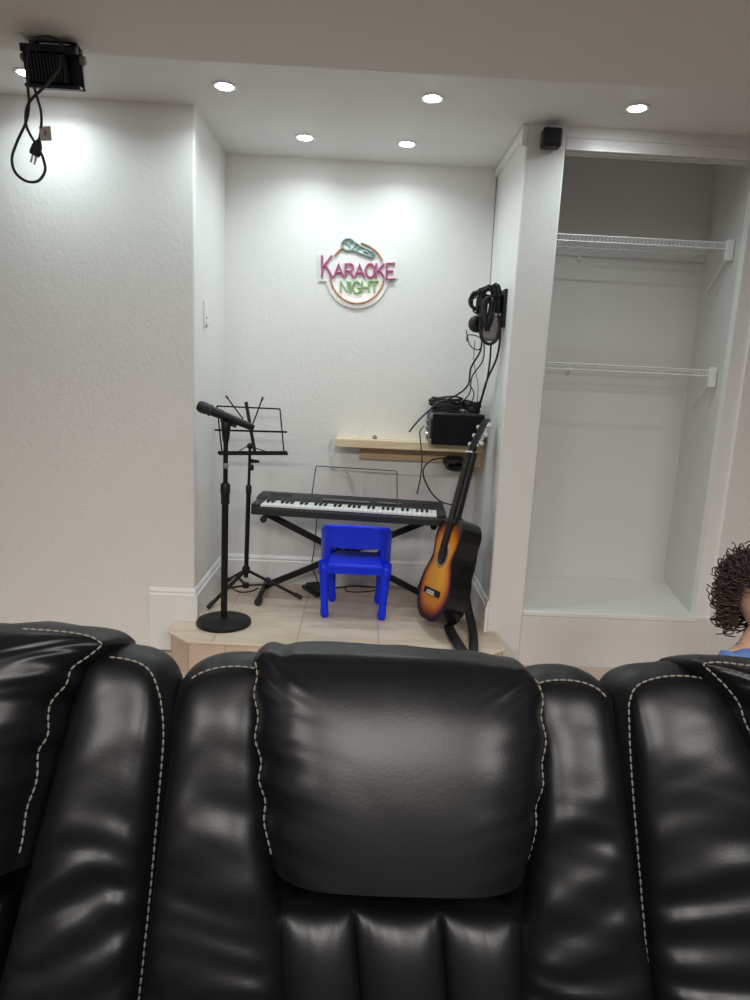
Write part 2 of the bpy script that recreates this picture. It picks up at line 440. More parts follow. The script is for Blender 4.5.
# lumbar panel of the middle seat
cushion('lumbar_cushion', so, [(281,1090),(276,1000),(268,915)], [(268,915),(290,905),(400,906),(500,911),(524,922)], [(524,922),(530,1000),(536,1090)],
        off=-.005, B=.045, T_=.09, bulge=.004, pe=6, qe=5, lobes=3, wr=lambda s, t: .004*math.exp(-(1-t)/.08)*n1(s*34, 2), nu=90, nv=50)
cushion('lumbar_cushion', so, [(-260,1090),(-290,1000),(-318,915)], [(-318,915),(-150,900),(0,906)], [(0,906),(-20,1000),(-40,1090)], off=-.005, B=.045, T_=.09, bulge=.004, pe=6, qe=5, lobes=3, nu=60, nv=40)
cushion('lumbar_cushion', so, [(838,1090),(818,1000),(800,925)], [(800,925),(930,925),(1080,935)], [(1080,935),(1100,1000),(1120,1090)], off=-.005, B=.045, T_=.09, bulge=.004, pe=6, qe=5, lobes=3, nu=60, nv=40)
# side wings
cushion('side_wing', so, [(-20,1090),(0,1000),(45,820),(88,662)], [(88,662),(105,658),(122,659),(140,664),(152,675),(160,698)], [(160,698),(163,735),(158,800),(149,900),(138,1005),(130,1090)],
        B=.058, T_=.15, bulge=.021, wr=wr_wing(1, .006, -1.0), seams=[(.44, 1)])
cushion('side_wing', so, [(128,1090),(142,1000),(160,850),(176,730),(184,690)], [(184,690),(195,677),(215,669),(240,667),(268,671)], [(268,671),(268,760),(280,880),(296,1090)],
        B=.062, T_=.15, bulge=.021, wr=wr_wing(2, .008, .9, .15), seams=[(.42, .60)])
cushion('side_wing', so, [(505,1090),(522,900),(530,760),(526,688)], [(526,688),(550,681),(578,682),(598,690),(610,704)], [(610,704),(616,760),(628,850),(644,950),(662,1090)],
        B=.062, T_=.15, bulge=.021, wr=wr_wing(3, .008, -.9, .15), seams=[(.42, .60)])
cushion('side_wing', so, [(656,1090),(650,990),(638,850),(631,760),(629,705)], [(629,705),(634,690),(645,682),(665,677),(690,677),(716,682)], [(716,682),(760,770),(800,900),(840,1090)],
        B=.058, T_=.15, bulge=.021, wr=wr_wing(4, .005, .7), seams=[(0, .59)])
cushion('side_wing', so, [(-500,1090),(-470,900),(-440,700),(-430,660)], [(-430,660),(-400,645),(-370,645),(-340,655)], [(-340,655),(-330,760),(-290,900),(-250,1090)], B=.05, T_=.15, bulge=.02, wr=wr_wing(5), nu=30, nv=50)
cushion('side_wing', so, [(1060,1090),(1050,900),(1040,760),(1030,705)], [(1030,705),(1060,695),(1090,697),(1115,715)], [(1115,715),(1140,850),(1170,960),(1210,1090)], B=.05, T_=.15, bulge=.02, wr=wr_wing(6), nu=30, nv=50)
# headrest pillows
cushion('headrest_pillow', so, [(274,866),(271,848),(265,822),(266,800),(260,780),(262,760),(256,738),(259,716),(255,694),(258,676),(256,662)], [(256,662),(260,654),(268,650),(282,653),(305,650),(390,653),(470,659),(508,666),(524,669),(536,682)], [(536,680),(542,698),(540,716),(545,740),(541,762),(542,785),(535,805),(535,828),(528,855),(523,874)],
        off=.03, B=.098, T_=.17, bulge=.012, pe=4.5, ee=.72, qe=2.0, wr=wr_pillow(11, .010), seams=[(.02, .335), (.665, .98)], nu=90, nv=90)
cushion('headrest_pillow', so, [(-340,870),(-345,800),(-335,700),(-320,650)], [(-320,650),(-250,636),(-120,630),(0,629),(60,632),(90,637),(102,645)], [(102,645),(88,656),(72,668),(66,684),(50,704),(47,735),(38,752),(36,780),(26,810),(22,840),(14,870)],
        off=.03, B=.115, T_=.17, bulge=.012, pe=4.5, ee=.72, qe=2.0, wr=wr_pillow(12, .012), seams=[(.60, .98)], nu=90, nv=90)
cushion('headrest_pillow', so, [(800,870),(785,825),(768,770),(745,722),(740,705),(722,682),(702,664)], [(704,664),(722,663),(770,668),(900,675),(1010,690)], [(1010,690),(1035,760),(1045,830),(1050,905)],
        off=.03, B=.115, T_=.17, bulge=.012, pe=4.5, ee=.72, qe=2.0, wr=wr_pillow(13, .012), seams=[(.02, .40)], nu=90, nv=90)

# ------------------------------------------------------------------ closet wire shelves
def wire_shelf(z, label):
    t = thing('wire_shelf', label, 'wire shelf', (1.3, 3.75, z), 'wire shelves in the closet')
    y0, y1 = 3.45, 3.945
    def xr(y): return XC1+(XC2-XC1)*(y-DW-.06)/(DC-DW-.06)-.009
    mb = MB(); n = 46
    for k in range(n):
        x = XC0+.012+k*(xr(y0)-XC0-.02)/(n-1)
        mb.tube([(x, y1, z), (x, y0+.004, z), (x, y0, z-.004), (x, y0, z-.03)], .0016, 5)
    mb.build('deck_wires', WIREW, t)
    for (y, dz) in ((y0, -.002), (y0, -.030), (3.74, -.005), (y1, -.004)):
        MB().tube([(XC0+.004, y, z+dz), (xr(y), y, z+dz)], .0032, 8).build('cross_rod', WIREW, t)
    x = xr(y0)
    b = MB(); b.box((x-.035, y0-.012, z-.085), (x+.004, y0+.008, z+.012)); b.build('end_bracket', WIREW, t, bevel=.004)
    MB().box((XC0+.001, y0-.006, z-.04), (XC0+.014, y0+.008, z+.016)).build('end_bracket', WIREW, t, bevel=.003)
    MB().tube([(x-.01, y0+.01, z-.05), (xr(3.8)-.006, 3.8, z-.20)], .006, 8).build('support_brace', WIREW, t)
    MB().lathe([(.012, 0), (.012, .008), (.004, .012)], 12, frame((XC0+.30, y1, z-.02), (1,0,0), (0,0,1), (0,-1,0))).build('wall_clip', WIREW, t)
wire_shelf(1.968, 'white wire closet shelf nearer the ceiling')
wire_shelf(1.362, 'white wire closet shelf at mid height below the other one')

# ------------------------------------------------------------------ floodlight on the lower ceiling
fy = 2.27; c0 = PY(51, 67, fy)
t = thing('floodlight', 'black finned floodlight hung from the ceiling at the top left with a looped cord', 'floodlight', (c0.x, fy, ZL))
tilt = Matrix.Rotation(math.radians(14), 4, 'X'); Mf = Matrix.Translation(c0) @ tilt
hw, hh = .085, .057
mb = MB().box((-hw, .02, -hh), (hw, .045, hh), Mf); mb.build('housing', BLACKP, t, bevel=.006)
mb = MB()
for k in range(13):
    x = -hw*.8+k*hw*1.35/12; mb.box((x-.003, -.022, -hh*.72), (x+.003, .022, hh*.55), Mf)
mb.build('heat_sink', BLACKP, t)
MB().box((-hw*.97, -.012, hh*.60), (hw*.97, .02, hh), Mf).build('top_rim', BLACKP, t, bevel=.004)
MB().box((-hw*.97, -.012, -hh), (hw*.97, .02, -hh*.78), Mf).build('bottom_rim', BLACKP, t, bevel=.004)
MB().box((-hw*.9, .045, -hh*.85), (hw*.9, .048, hh*.85), Mf).build('front_glass', mat('lamp_glass', (.5,.5,.5), .15), t)
bt = ZL
mb = MB()
for sx in (-1, 1):
    mb.bar(c0+Vector((sx*.055, .03, hh*.7)), Vector((c0.x+sx*.055, fy+.03, bt-.002)), .02, .006)
mb.box((c0.x-.07, fy+.015, bt-.005), (c0.x+.07, fy+.045, bt))
mb.build('mounting_bracket', BLACKM, t)
for sx in (-1, 1):
    MB().lathe([(.012, 0), (.014, .008), (.010, .016)], 14, frame(c0+Vector((sx*(hw-.004), .02, .03)), (0,1,0), (0,0,1), (sx,0,0))).build('pivot_knob', GREYP, t)
yc = fy-.045
def fp(u, v, y=yc): return PY(u, v, y)
path = crv([fp(62, 50), fp(60, 42, yc-.01), fp(50, 37, yc-.02), fp(38, 38, yc-.03), fp(30, 44, yc-.03), fp(27, 62, yc-.035), fp(28, 88, yc-.03), fp(29, 105, yc-.02), fp(26, 122), fp(17, 142), fp(12, 158), fp(15, 172), fp(26, 181), fp(38, 181), fp(45, 171), fp(43, 158), fp(37, 146), fp(27, 128, yc-.008), fp(26, 112, yc-.012), fp(31, 100, yc-.015), fp(44, 87, yc-.02), fp(58, 70, yc-.03), fp(60, 55, yc-.01)], 8)
cord = MB().tube(path, .0042, 8).build('power_cord', CABLE, t)
path = crv([fp(34, 86, yc-.02), fp(37, 97, yc-.025), fp(41, 112, yc-.02), fp(41, 130), fp(38, 143)], 8)
MB().tube(path, .004, 8).build('cord_end', CABLE, t)
pg = fp(36, 150)
plug = MB().lathe([(.006, .03), (.010, .022), (.014, .012), (.016, -.006), (.014, -.016)][::-1], 14, Matrix.Translation(pg) @ Matrix.Rotation(.35, 4, 'Y')).build('plug', BLACKR, t)
for dx, dy, L in ((-.007, 0, .020), (.006, 0, .020), (0, .006, .024)):
    MB().bar(pg+Vector((dx-.004, dy, -.014)), pg+Vector((dx-.010, dy, -.016-L)), .006, .0018).build('prong', CHROME, plug)
tg = fp(45.5, 133.5, yc-.004)
MB().box((-.017, -.0006, -.020), (.017, .0006, .020), Matrix.Translation(tg) @ Matrix.Rotation(-.08, 4, 'Y')).build('cord_tag', mat('tag_paper', (.42,.38,.34), .6), t)
MB().box((-.004, -.0012, -.006), (.004, -.0007, .008), Matrix.Translation(tg) @ Matrix.Rotation(-.08, 4, 'Y')).build('tag_mark', mat('tag_print', (.22,.13,.10), .6), t)

# ------------------------------------------------------------------ neon style sign
YS = D-.004
t = thing('karaoke_sign', 'unlit karaoke night sign with pink and green lettering and a microphone inside an orange ring', 'sign', PY(358, 270, YS))
def SG(x, y, dy=.016): return PY(280+x/4.6875, 210+y/4.6875, D-dy)     # coordinates read off the sign
PINK = mat('pink_tube', (.46,.11,.25), .35); GREEN = mat('green_tube', (.30,.47,.21), .35); ORANGE = mat('orange_tube', (.50,.24,.13), .35); TEAL = mat('teal_tube', (.20,.30,.30), .35)
ACR = mat('clear_acrylic_backing', (.88,.86,.85), .12)
cx, cy, rx, ry = 362, 296, 128, 142
ol = []
for k in range(200):
    a = 2*PI*k/200; ol.append((cx+150*math.cos(a), cy+166*math.sin(a)))
mb = MB()
mb.prism([SG(x, y, .004) for x, y in ol], (0,0,0), (0,-.004,0))
mb.build('backing_board', ACR, t)
mb = MB(); mb.prism([SG(x, y, .0035) for x, y in ((178,205),(245,195),(262,225),(470,225),(545,235),(550,320),(500,335),(240,335),(180,335))], (0,0,0), (0,-.0048,0))
mb.build('backing_board', ACR, t)
mb = MB(); mb.prism([SG(x, y, .003) for x, y in ((280,150),(290,128),(318,118),(350,126),(372,150),(450,195),(458,222),(435,240),(380,220),(330,210),(290,190))], (0,0,0), (0,-.0056,0))
mb.build('backing_board', ACR, t)
def arc(a0, a1, n=40): return [SG(cx+rx*math.cos(math.radians(a0+(a1-a0)*k/n)), cy+ry*math.sin(math.radians(a0+(a1-a0)*k/n))) for k in range(n+1)]
MB().tube(arc(-82, -24), .0055, 8).build('ring', ORANGE, t)
MB().tube(arc(12, 174), .0055, 8).build('ring', ORANGE, t)
MB().tube(arc(214, 238), .0055, 8).build('ring', ORANGE, t)
MB().tube([SG(320+30*math.cos(2*PI*k/24), 163+28*math.sin(2*PI*k/24)) for k in range(24)], .0055, 8, closed=True).build('microphone_outline', TEAL, t)
mb = MB().tube([SG(335,145), SG(322,160), SG(328,178)], .004, 6); mb.tube([SG(300,150), SG(318,158)], .004, 6)
mb.build('microphone_grille', TEAL, t)
mb = MB().tube([SG(352,152), SG(372,166), SG(438,200), SG(444,212), SG(436,222), SG(420,220), SG(360,196), SG(340,188)], .0055, 8)
mb.tube([SG(372,166), SG(360,196)], .0045, 8)
mb.tube([SG(392,190), SG(412,200)], .0055, 8); mb.sphere(SG(430,212), .007)
mb.build('microphone_body', TEAL, t)
ST = {'K': [[(0,0),(0,1)], [(.95,0),(.05,.55)], [(.3,.42),(1,1)]], 'A': [[(0,1),(.5,0),(1,1)], [(.2,.65),(.8,.65)]],
      'R': [[(0,1),(0,0),(.6,.0),(.9,.12),(.9,.38),(.6,.5),(0,.5)], [(.45,.5),(1,1)]],
      'O': [[(.5+.5*math.cos(2*PI*k/16), .5+.5*math.sin(2*PI*k/16)) for k in range(17)]],
      'E': [[(1,0),(0,0),(0,1),(1,1)], [(0,.5),(.8,.5)]], 'N': [[(0,1),(0,0),(1,1),(1,0)]], 'I': [[(.5,0),(.5,1)]],
      'G': [[(.95,.2),(.7,0),(.3,0),(0,.3),(0,.7),(.3,1),(.75,1),(1,.8),(1,.55),(.6,.55)]],
      'H': [[(0,0),(0,1)],[(1,0),(1,1)],[(0,.5),(1,.5)]], 'T': [[(0,0),(1,0)],[(.5,0),(.5,1)]]}
def letters(word, spans, mat_, r):
    for ch, (x0, y0, x1, y1) in zip(word, spans):
        mb = MB()
        for s in ST[ch]: mb.tube([SG(x0+(x1-x0)*a, y0+(y1-y0)*b) for a, b in s], r, 6)
        mb.build('letter_'+ch.lower(), mat_, t)
letters('KARAOKE', [(197,213,246,315),(252,252,298,316),(307,252,346,316),(350,254,396,317),(402,252,444,316),(452,250,490,318),(500,250,540,324)], PINK, .0065)
letters('NIGHT', [(284,334,318,388),(322,336,336,390),(342,336,376,390),(384,336,416,390),(422,334,462,388)], GREEN, .006)

# ------------------------------------------------------------------ small wall items
a = PX(204, 300, XL); b = PX(204, 328, XL)
t = thing('wall_bracket', 'small white bracket with two screws on the left alcove wall', 'bracket', a)
MB().box((XL, a.y-.014, b.z), (XL+.012, a.y+.014, a.z)).build('plate', WHITE, t, bevel=.003)
MB().box((XL+.012, a.y-.010, b.z+.012), (XL+.024, a.y+.010, b.z+.035)).build('holder', WHITE, t, bevel=.003)
for z in (b.z+.008, b.z+.05):
    MB().lathe([(.005, 0), (.004, .004)], 10, frame((XL+.012, a.y, z), (0,1,0), (0,0,1), (1,0,0))).build('screw', GREYP, t)
t = thing('satellite_speaker', 'small black satellite speaker mounted at the top of the white pillar', 'speaker', (.782, DW, 2.327))
MB().box((.739, DW-.075, 2.284), (.825, DW-.012, 2.364)).build('cabinet', BLACKP, t, bevel=.012, seg=3)
MB().box((.750, DW-.080, 2.294), (.814, DW-.074, 2.354)).build('grille', mat('speaker_cloth', (.012,.012,.014), .8), t, bevel=.003)
MB().box((.767, DW-.014, 2.307), (.797, DW, 2.347)).build('wall_mount', BLACKM, t)
t = thing('cable_raceway', 'white cable raceway running along the top of the right alcove wall', 'cable cover', (XR, 3.6, 2.37))
MB().box((XR-.016, DW+.03, ZC-.045), (XR, D, ZC-.004)).build('cover', WHITE, t, bevel=.003)
MB().box((XR-.02, DW-.004, ZC-.09), (XR+.004, DW+.03, ZC-.002)).build('end_cap', WHITE, t, bevel=.003)

# ------------------------------------------------------------------ wall shelf
YF = 3.78; zt = .903; zb_ = .857; xl = PY(336, 442, YF).x
t = thing('wall_shelf', 'rough pine board shelf on the alcove back wall above the keyboard', 'shelf', (.3, D, zb_))
MB().box((xl, YF, zb_), (XR-.002, D, zt)).build('board', PINE, t, bevel=.003)
MB().box((-.005, D-.04, .775), (XR-.04, D, zb_)).build('ledger', PINED, t, bevel=.002)
MB().box((XR-.04, YF+.01, .775), (XR-.001, D-.001, zb_)).build('side_cleat', PINED, t, bevel=.002)
# little things lying on the shelf
o = MB().lathe([(.010, 0), (.014, .004), (.012, .016), (.004, .022)], 12, Matrix.Translation((.075, 3.86, zt))).build('cable_clip', GREYP)
tag(o, 'small grey plastic clip lying on the shelf board', 'clip')
p = [PY(u, v, 3.90) for u, v in ((352,433),(358,432),(363,428),(367,424))]
for q in p[:2]: q.z = zt+.004
o = MB().tube(crv(p, 5), [.004]*16, 6).build('cable_tie', CORDW)
tag(o, 'short white cable tie sticking up on the shelf', 'cable tie')
wl = [PY(u, v, 3.85) for u, v in ((380,434),(395,434),(408,436),(420,438),(428,440))]
for q in wl: q.z = zt+.003
o = MB().tube(crv(wl, 6), .0025, 6).build('thin_white_cord', CORDW); tag(o, 'thin white cord lying flat along the shelf board', 'cord')

# amplifier
AX0, AX1, AY0, AY1, AZ0, AZ1 = .368, .660, 3.665, 3.93, zt, 1.075
t = thing('amplifier', 'black practice amplifier sitting on the right end of the shelf', 'amplifier', (.51, 3.82, zt))
MB().box((AX0, AY0+.02, AZ0+.006), (AX1, AY1, AZ1)).build('cabinet', DKGREY, t, bevel=.01, seg=3)
MB().box((AX0+.008, AY0, AZ0+.002), (AX1-.004, AY0+.022, AZ1-.006)).build('front_grille', mat('grille_cloth', (.006,.006,.009), .85, spec=.2, bump=(400, .4, .001)), t, bevel=.006)
for z in (AZ0+.016, AZ1-.02):
    MB().box((AX0-.003, AY0+.012, z-.014), (AX0+.02, AY0+.05, z+.014)).build('corner_guard', GREYP, t, bevel=.004)
for k, z in enumerate((.95, .985, 1.02)):
    MB().lathe([(.011, 0), (.010, .012), (.007, .014)], 12, frame((AX0, 3.82, z), (0,1,0), (0,0,1), (-1,0,0))).build('knob', GREYP if k else CHROME, t)
MB().tube(crv([(.45, 3.82, AZ1), (.46, 3.82, AZ1+.018), (.51, 3.82, AZ1+.022), (.56, 3.82, AZ1+.018), (.57, 3.82, AZ1)], 6), .008, 8).build('handle', BLACKR, t)
for x in (AX0+.03, AX1-.03):
    for y in (AY0+.075, AY1-.03): MB().lathe([(.012, zt), (.012, zt+.008)], 10, Matrix.Translation((x, y, 0))).build('rubber_foot', BLACKR, t)
# cable heap on the amplifier
def coil(name, c, r, n, rad, ax, label, cat, seed=0, flat=.5, group=None, ry=1.0):
    rnd = random.Random(seed); c = Vector(c); ax = Vector(ax).normalized(); x = ax.orthogonal().normalized()
    if abs(ax.z) < .9:
        x = Vector((0,0,1))-ax*ax.z; x.normalize()
    y = ax.cross(x); pts = []
    ph = [rnd.uniform(0, 6) for _ in range(8)]
    for k in range(n*14):
        a = 2*PI*k/14; j = k//14
        rr = r*(1+.10*math.sin(ph[j % 8]+a)+.07*math.cos(ph[(j+3) % 8]+2*a))
        pts.append(c+x*rr*ry*math.cos(a)+y*rr*math.sin(a)+ax*(flat*rad*2*((k/14)-n/2)+.004*math.sin(3*a+ph[j % 8])))
    o = MB().tube(crv(pts, 2), rad, 6).build(name, CABLE)
    return tag(o, label, cat, group)
coil('cable_coil', (.465, 3.84, AZ1+.030), .085, 9, .0055, (0,.10,1), 'loosely coiled black cable heaped on top of the amplifier', 'cable', 3, 1.0)
coil('cable_coil', (.605, 3.85, AZ1+.026), .046, 8, .0055, (.1,0,1), 'small tight black cable coil at the right on top of the amplifier', 'cable', 4, .9)
t = thing('cable_adapter', 'small grey audio adapter lying on the cables over the amplifier', 'adapter', (.545, 3.77, AZ1))
MB().tube([(.535, 3.79, AZ1+.012), (.555, 3.765, AZ1+.012)], .010, 10).build('body', GREYP, t)
MB().tube([(.555, 3.765, AZ1+.012), (.566, 3.752, AZ1+.012)], .004, 8).build('tip', CHROME, t)
coil('cable_coil', PY(456, 461, 3.80)+Vector((0,0,-.012)), .055, 8, .009, (0,1,.1), 'black cable coil hanging under the shelf behind the guitar neck', 'cable', 5, .9, ry=.45)

# ------------------------------------------------------------------ hanging headphones, hook and cords on the right alcove wall
hk = PX(505, 305, XR); hy = hk.y
t = thing('wall_hook', 'dark wooden hook board on the right alcove wall holding cables', 'hook', (XR, hy, 1.62))
MB().box((XR-.016, hy-.05, 1.52), (XR, hy+.05, 1.70)).build('board', BLACKP, t, bevel=.003)
for dy in (-.02, .05):
    MB().tube(crv([(XR-.012, hy+dy, 1.67), (XR-.07, hy+dy, 1.665), (XR-.12, hy+dy, 1.675), (XR-.135, hy+dy, 1.70)], 5), .005, 8).build('hook', BLACKM, t)
def BP(u, v, y): return PY(u, v, y)
def hang_loop(px, y, rad, n, label, seed, group=None):
    rnd = random.Random(seed); pts = []
    base = [PY(u, v, y) for u, v in px]; m = len(base)
    for k in range(n):
        for q in base: pts.append(q+Vector((rnd.uniform(-.012,.012), rnd.uniform(-.018,.018), rnd.uniform(-.015,.015))))
    o = MB().tube(crv(pts, 5), rad, 6).build('cable_coil', CABLE); return tag(o, label, 'cable', group)
hang_loop([(480,296),(484,289),(491,288),(494,296),(492,312),(487,322),(482,315)], 3.50, .0042, 15, 'black cable coil bunched in the middle of the hook board', 1)
hang_loop([(495,288),(498,288),(500,300),(499,316),(496,320),(494,306)], 3.49, .0042, 12, 'narrow black cable coil at the right end of the hook board', 2)
hang_loop([(485,303),(489,300),(492,304),(490,318),(488,328),(486,322)], 3.45, .0042, 13, 'tall black cable coil hanging in front of the other coils on the hook board', 8)
hang_loop([(474,295),(478,292),(480,298),(478,308),(473,309),(471,302)], 3.53, .0040, 9, 'small black cable coil hanging highest at the left of the hook board', 3)
o = MB().tube(crv([PY(u, v, 3.46) for u, v in ((482,312),(480,328),(483,340),(490,344),(497,339),(500,330))], 6), .008, 8).build('strap_loop', BLACKR)
tag(o, 'thick black strap loop curving under the grey battery pack', 'strap')
t = thing('headphones', 'black headphones hanging by the cable coils on the hook board', 'headphones', PY(475, 322, 3.5))
hc = PY(477, 324, 3.50)
fx = frame(hc, (.9,.43,0), (0,0,1), (.43,-.9,0))
MB().lathe([(.026, -.024), (.039, -.020), (.042, -.008), (.041, .004), (.034, .011)], 24, fx).build('ear_cup', BLACKP, t)
n_ = 24
MB().tube([fx @ Vector((.030*math.cos(2*PI*k/n_), .030*math.sin(2*PI*k/n_), .013)) for k in range(n_)], .013, 10, closed=True).build('ear_pad', BLACKR, t)
fx2 = frame(hc+Vector((.02, .075, .005)), (.9,.43,0), (0,0,1), (.43,-.9,0))
MB().lathe([(.026, -.024), (.039, -.020), (.042, -.008), (.041, .004), (.034, .011)], 24, fx2).build('ear_cup', BLACKP, t)
MB().tube(crv([hc+Vector((-.002, .01, .048)), hc+Vector((.0, .0, .09)), hc+Vector((.025, .02, .165)), hc+Vector((.04, .06, .17)), hc+Vector((.03, .08, .09)), hc+Vector((.02, .083, .05))], 6), .008, 8).build('headband', BLACKP, t)
t = thing('battery_pack', 'grey rounded plastic pack hanging in the cable loops', 'pack', PY(494, 328, 3.5))
bp_ = PY(493, 327, 3.49); bp_.x -= .012
MB().box((bp_.x-.042, bp_.y-.018, bp_.z-.07), (bp_.x+.042, bp_.y+.018, bp_.z+.065)).build('body', GREYP, t, bevel=.016, seg=4)
MB().box((bp_.x-.03, bp_.y-.019, bp_.z+.055), (bp_.x+.044, bp_.y+.019, bp_.z+.066)).build('band', mat('pale_band', (.6,.58,.56), .5), t, bevel=.003)
def cable(pts, r, label, name='hanging_cable', group=None, m=None):
    o = MB().tube(crv(pts, 8), r, 7).build(name, m or CABLE); return tag(o, label, 'cable', group)
AT = AZ1+.02
cable([BP(482,340,3.48), BP(480,352,3.48), BP(471,368,3.52), BP(468,385,3.58), BP(455,396,3.68), BP(437,404,3.72), BP(420,419,3.70), BP(409,432,3.68)], .0048, 'thick black cable running from the hooks to the left edge of the amplifier')
cable([BP(484,342,3.50), BP(483,360,3.50), BP(472,377,3.60), BP(470,392,3.70), BP(463,402,3.78), BP(458,411,3.80)], .0035, 'thin black cable dropping from the headphones to the amplifier top')
cable([BP(491,343,3.50), BP(490,360,3.50), BP(487,380,3.55), BP(482,398,3.66), BP(479,411,3.76)], .005, 'straight black cable dropping from the strap loop to the amplifier')
cable([BP(500,318,3.46), BP(500,340,3.47), BP(496,360,3.50), BP(487,380,3.57), BP(481,400,3.67), BP(477,412,3.75)], .0055, 'black cable hanging from the right end of the hook board')
cable([BP(470,385,3.60), BP(474,394,3.68), BP(470,404,3.76), BP(460,412,3.80)], .003, 'short thin black cable end curling over the amplifier')
cable([BP(466,330,3.50), BP(470,345,3.48), BP(478,350,3.47), BP(482,344,3.46), BP(479,337,3.47), BP(468,335,3.47), BP(467,342,3.47)], .0028, 'thin headphone wire looped beneath the ear cup')
cable([BP(475,340,3.50), BP(474,362,3.52), BP(478,385,3.62), BP(477,405,3.74)], .0018, 'very thin dark wire hanging between the thicker cables')
cable([BP(497,178,3.965), BP(495,205,3.94), BP(492,250,3.80), BP(491,270,3.68), BP(490,288,3.54)], .0035, 'thin grey cord running down the corner from the raceway to the hooks', 'hanging_cable', m=GREYP)
cable([BP(424,426,3.74), BP(420,432,3.72), BP(421,446,3.70), BP(422,462,3.68), BP(420,480,3.80), BP(417,494,3.86)], .0035, 'black cable hanging from the amplifier down behind the keyboard', 'hanging_cable')
cable([BP(445,458,3.76), BP(432,460,3.72), BP(424,468,3.70), BP(424,478,3.70), BP(431,492,3.80), BP(440,501,3.83), BP(452,505,3.83)], .0045, 'black cable bowing from under the shelf down to the right end of the keyboard')
# white cords and raceway beneath the shelf
cable([BP(332,438,3.94), BP(329,448,3.95), BP(331,462,3.95), BP(338,468,3.95), BP(330,466,3.95), BP(340,472,3.95), BP(349,480,3.95), BP(354,492,3.95), BP(350,476,3.95), BP(345,470,3.95), BP(352,486,3.95)], .0035, 'tangled white cord hanging on the back wall left of the shelf', 'white_cord', m=CORDW)
t = thing('wall_conduit', 'white surface conduit frame on the back wall beneath the shelf', 'conduit', PY(370, 480, 3.97))
a = PY(364, 472, 3.972); b = PY(376, 472, 3.972); e = PY(470, 477, 3.972)
MB().box((a.x-.006, 3.966, .38), (a.x+.006, D, a.z)).build('riser', WHITE, t, bevel=.002)
MB().box((b.x-.006, 3.966, .38), (b.x+.006, D, b.z)).build('riser', WHITE, t, bevel=.002)
MB().box((a.x-.006, 3.966, a.z-.006), (XR-.002, D, a.z+.006)).build('run', WHITE, t, bevel=.002)

# ------------------------------------------------------------------ keyboard on X stand
KO = Vector((-.572, 3.585, 0)); KS = Vector((-.565, 3.62, 0)); kx = Vector((.9952, -.098, 0)); ky = Vector((.085, .9964, 0)); KW, KD = 1.038, .315
KZ = .491
MK = frame(KO+Vector((0,0,KZ)), kx, ky, (0,0,1))
t = thing('keyboard', 'black electronic piano keyboard resting on an X-shaped stand', 'keyboard', MK @ Vector((KW/2, KD/2, 0)))
prof = [(0, .004), (0, .040), (.010, .050), (.142, .052), (.146, .066), (.20, .078), (KD, .080), (KD, .004)]
mb = MB().prism([MK @ Vector((-.010 if i in (4,5,6) else 0, y, z)) for i, (y, z) in enumerate(prof)], (0,0,0), kx*KW)
mb.build('body', DKGREY, t, bevel=.004)
for x0 in (0, KW-.045):
    MB().box((x0, .004, .048), (x0+.045, .144, .064), MK).build('end_cheek', DKGREY, t, bevel=.004)
NW = 36; kw = (KW-.10)/NW; kx0 = .05
for k in range(NW):
    MB().box((kx0+k*kw+.0007, .004, .050), (kx0+(k+1)*kw-.0007, .142, .0625), MK).build('white_key', KEYW, t, bevel=.0015)
for k in range(NW-1):
    if k % 7 in (0, 1, 3, 4, 5):
        x = kx0+(k+1)*kw; MB().box((x-.0068, .062, .060), (x+.0068, .143, .0735), MK).build('black_key', BLACKP, t, bevel=.002)
MB().box((.36, .160, .0715), (.62, .20, .0785), MK).build('control_panel', mat('panel_grey', (.09,.095,.10), .35), t, bevel=.002)
MB().box((.66, .165, .071), (.80, .20, .0785), MK).build('display', mat('dark_screen', (.03,.035,.04), .12), t, bevel=.002)
for k in range(2):
    mb = MB()
    for j in range(9): mb.box(((.06 if k == 0 else .86)+j*.014, .20, .0775), ((.06 if k == 0 else .86)+j*.014+.006, .26, .0815), MK)
    mb.build('speaker_grille', BLACKP, t)
ra = PY(312, 494, 3.87); rb = PY(316, 466, 3.90); rc = PY(397, 471, 3.86); rd = PY(397, 501, 3.84)
ra.z = KZ+.078; rd.z = KZ+.078
MB().tube(crv([ra, ra.lerp(rb, .5), rb+Vector((0,0,-.006))], 4)+crv([rb+Vector((.006,0,0)), rb.lerp(rc, .5), rc+Vector((-.006,0,0))], 4)+crv([rc+Vector((0,0,-.006)), rc.lerp(rd, .5), rd], 4), .0028, 8).build('music_rest', BLACKM, t)
# stand
t = thing('keyboard_stand', 'black folding X-shaped keyboard stand under the keyboard', 'stand', MK @ Vector((KW/2, .14, -KZ)))
zt_ = KZ-.004
def KP(x, y, z): return KS+Vector((x, y, z))      # the stand itself stands square to the wall
for (xa, xb, dy) in ((.06, .96, .125), (.975, .045, .165)):
    MB().bar(KP(xa, dy, zt_-.02), KP(xb, dy, .035), .028, .034).build('arm', BLACKM, t, bevel=.004)
for x in (.06, .975):
    o = MB().tube([KP(x, -.02, zt_-.017), KP(x, .27, zt_-.017)], .014, 12).build('top_support', BLACKM, t)
    for y in (-.025, .27): MB().tube([KP(x, y-.012, zt_-.017), KP(x, y+.018, zt_-.017)], .018, 12).build('end_cap', BLACKR, o)
for x in (.045, .96):
    o = MB().tube([KP(x, -.06, .021), KP(x, .02, .034), KP(x, .26, .034), KP(x, .30, .022)], .0145, 12).build('foot_bar', BLACKM, t)
    for y, s in ((-.06, -1), (.295, 1)): MB().tube([KP(x, y-.02, .021), KP(x, y+.02, .022)], .0205, 12).build('end_cap', BLACKR, o)
MB().tube([KP(.51, .10, .262), KP(.51, .19, .262)], .03, 16).build('pivot_bolt', BLACKM, t)
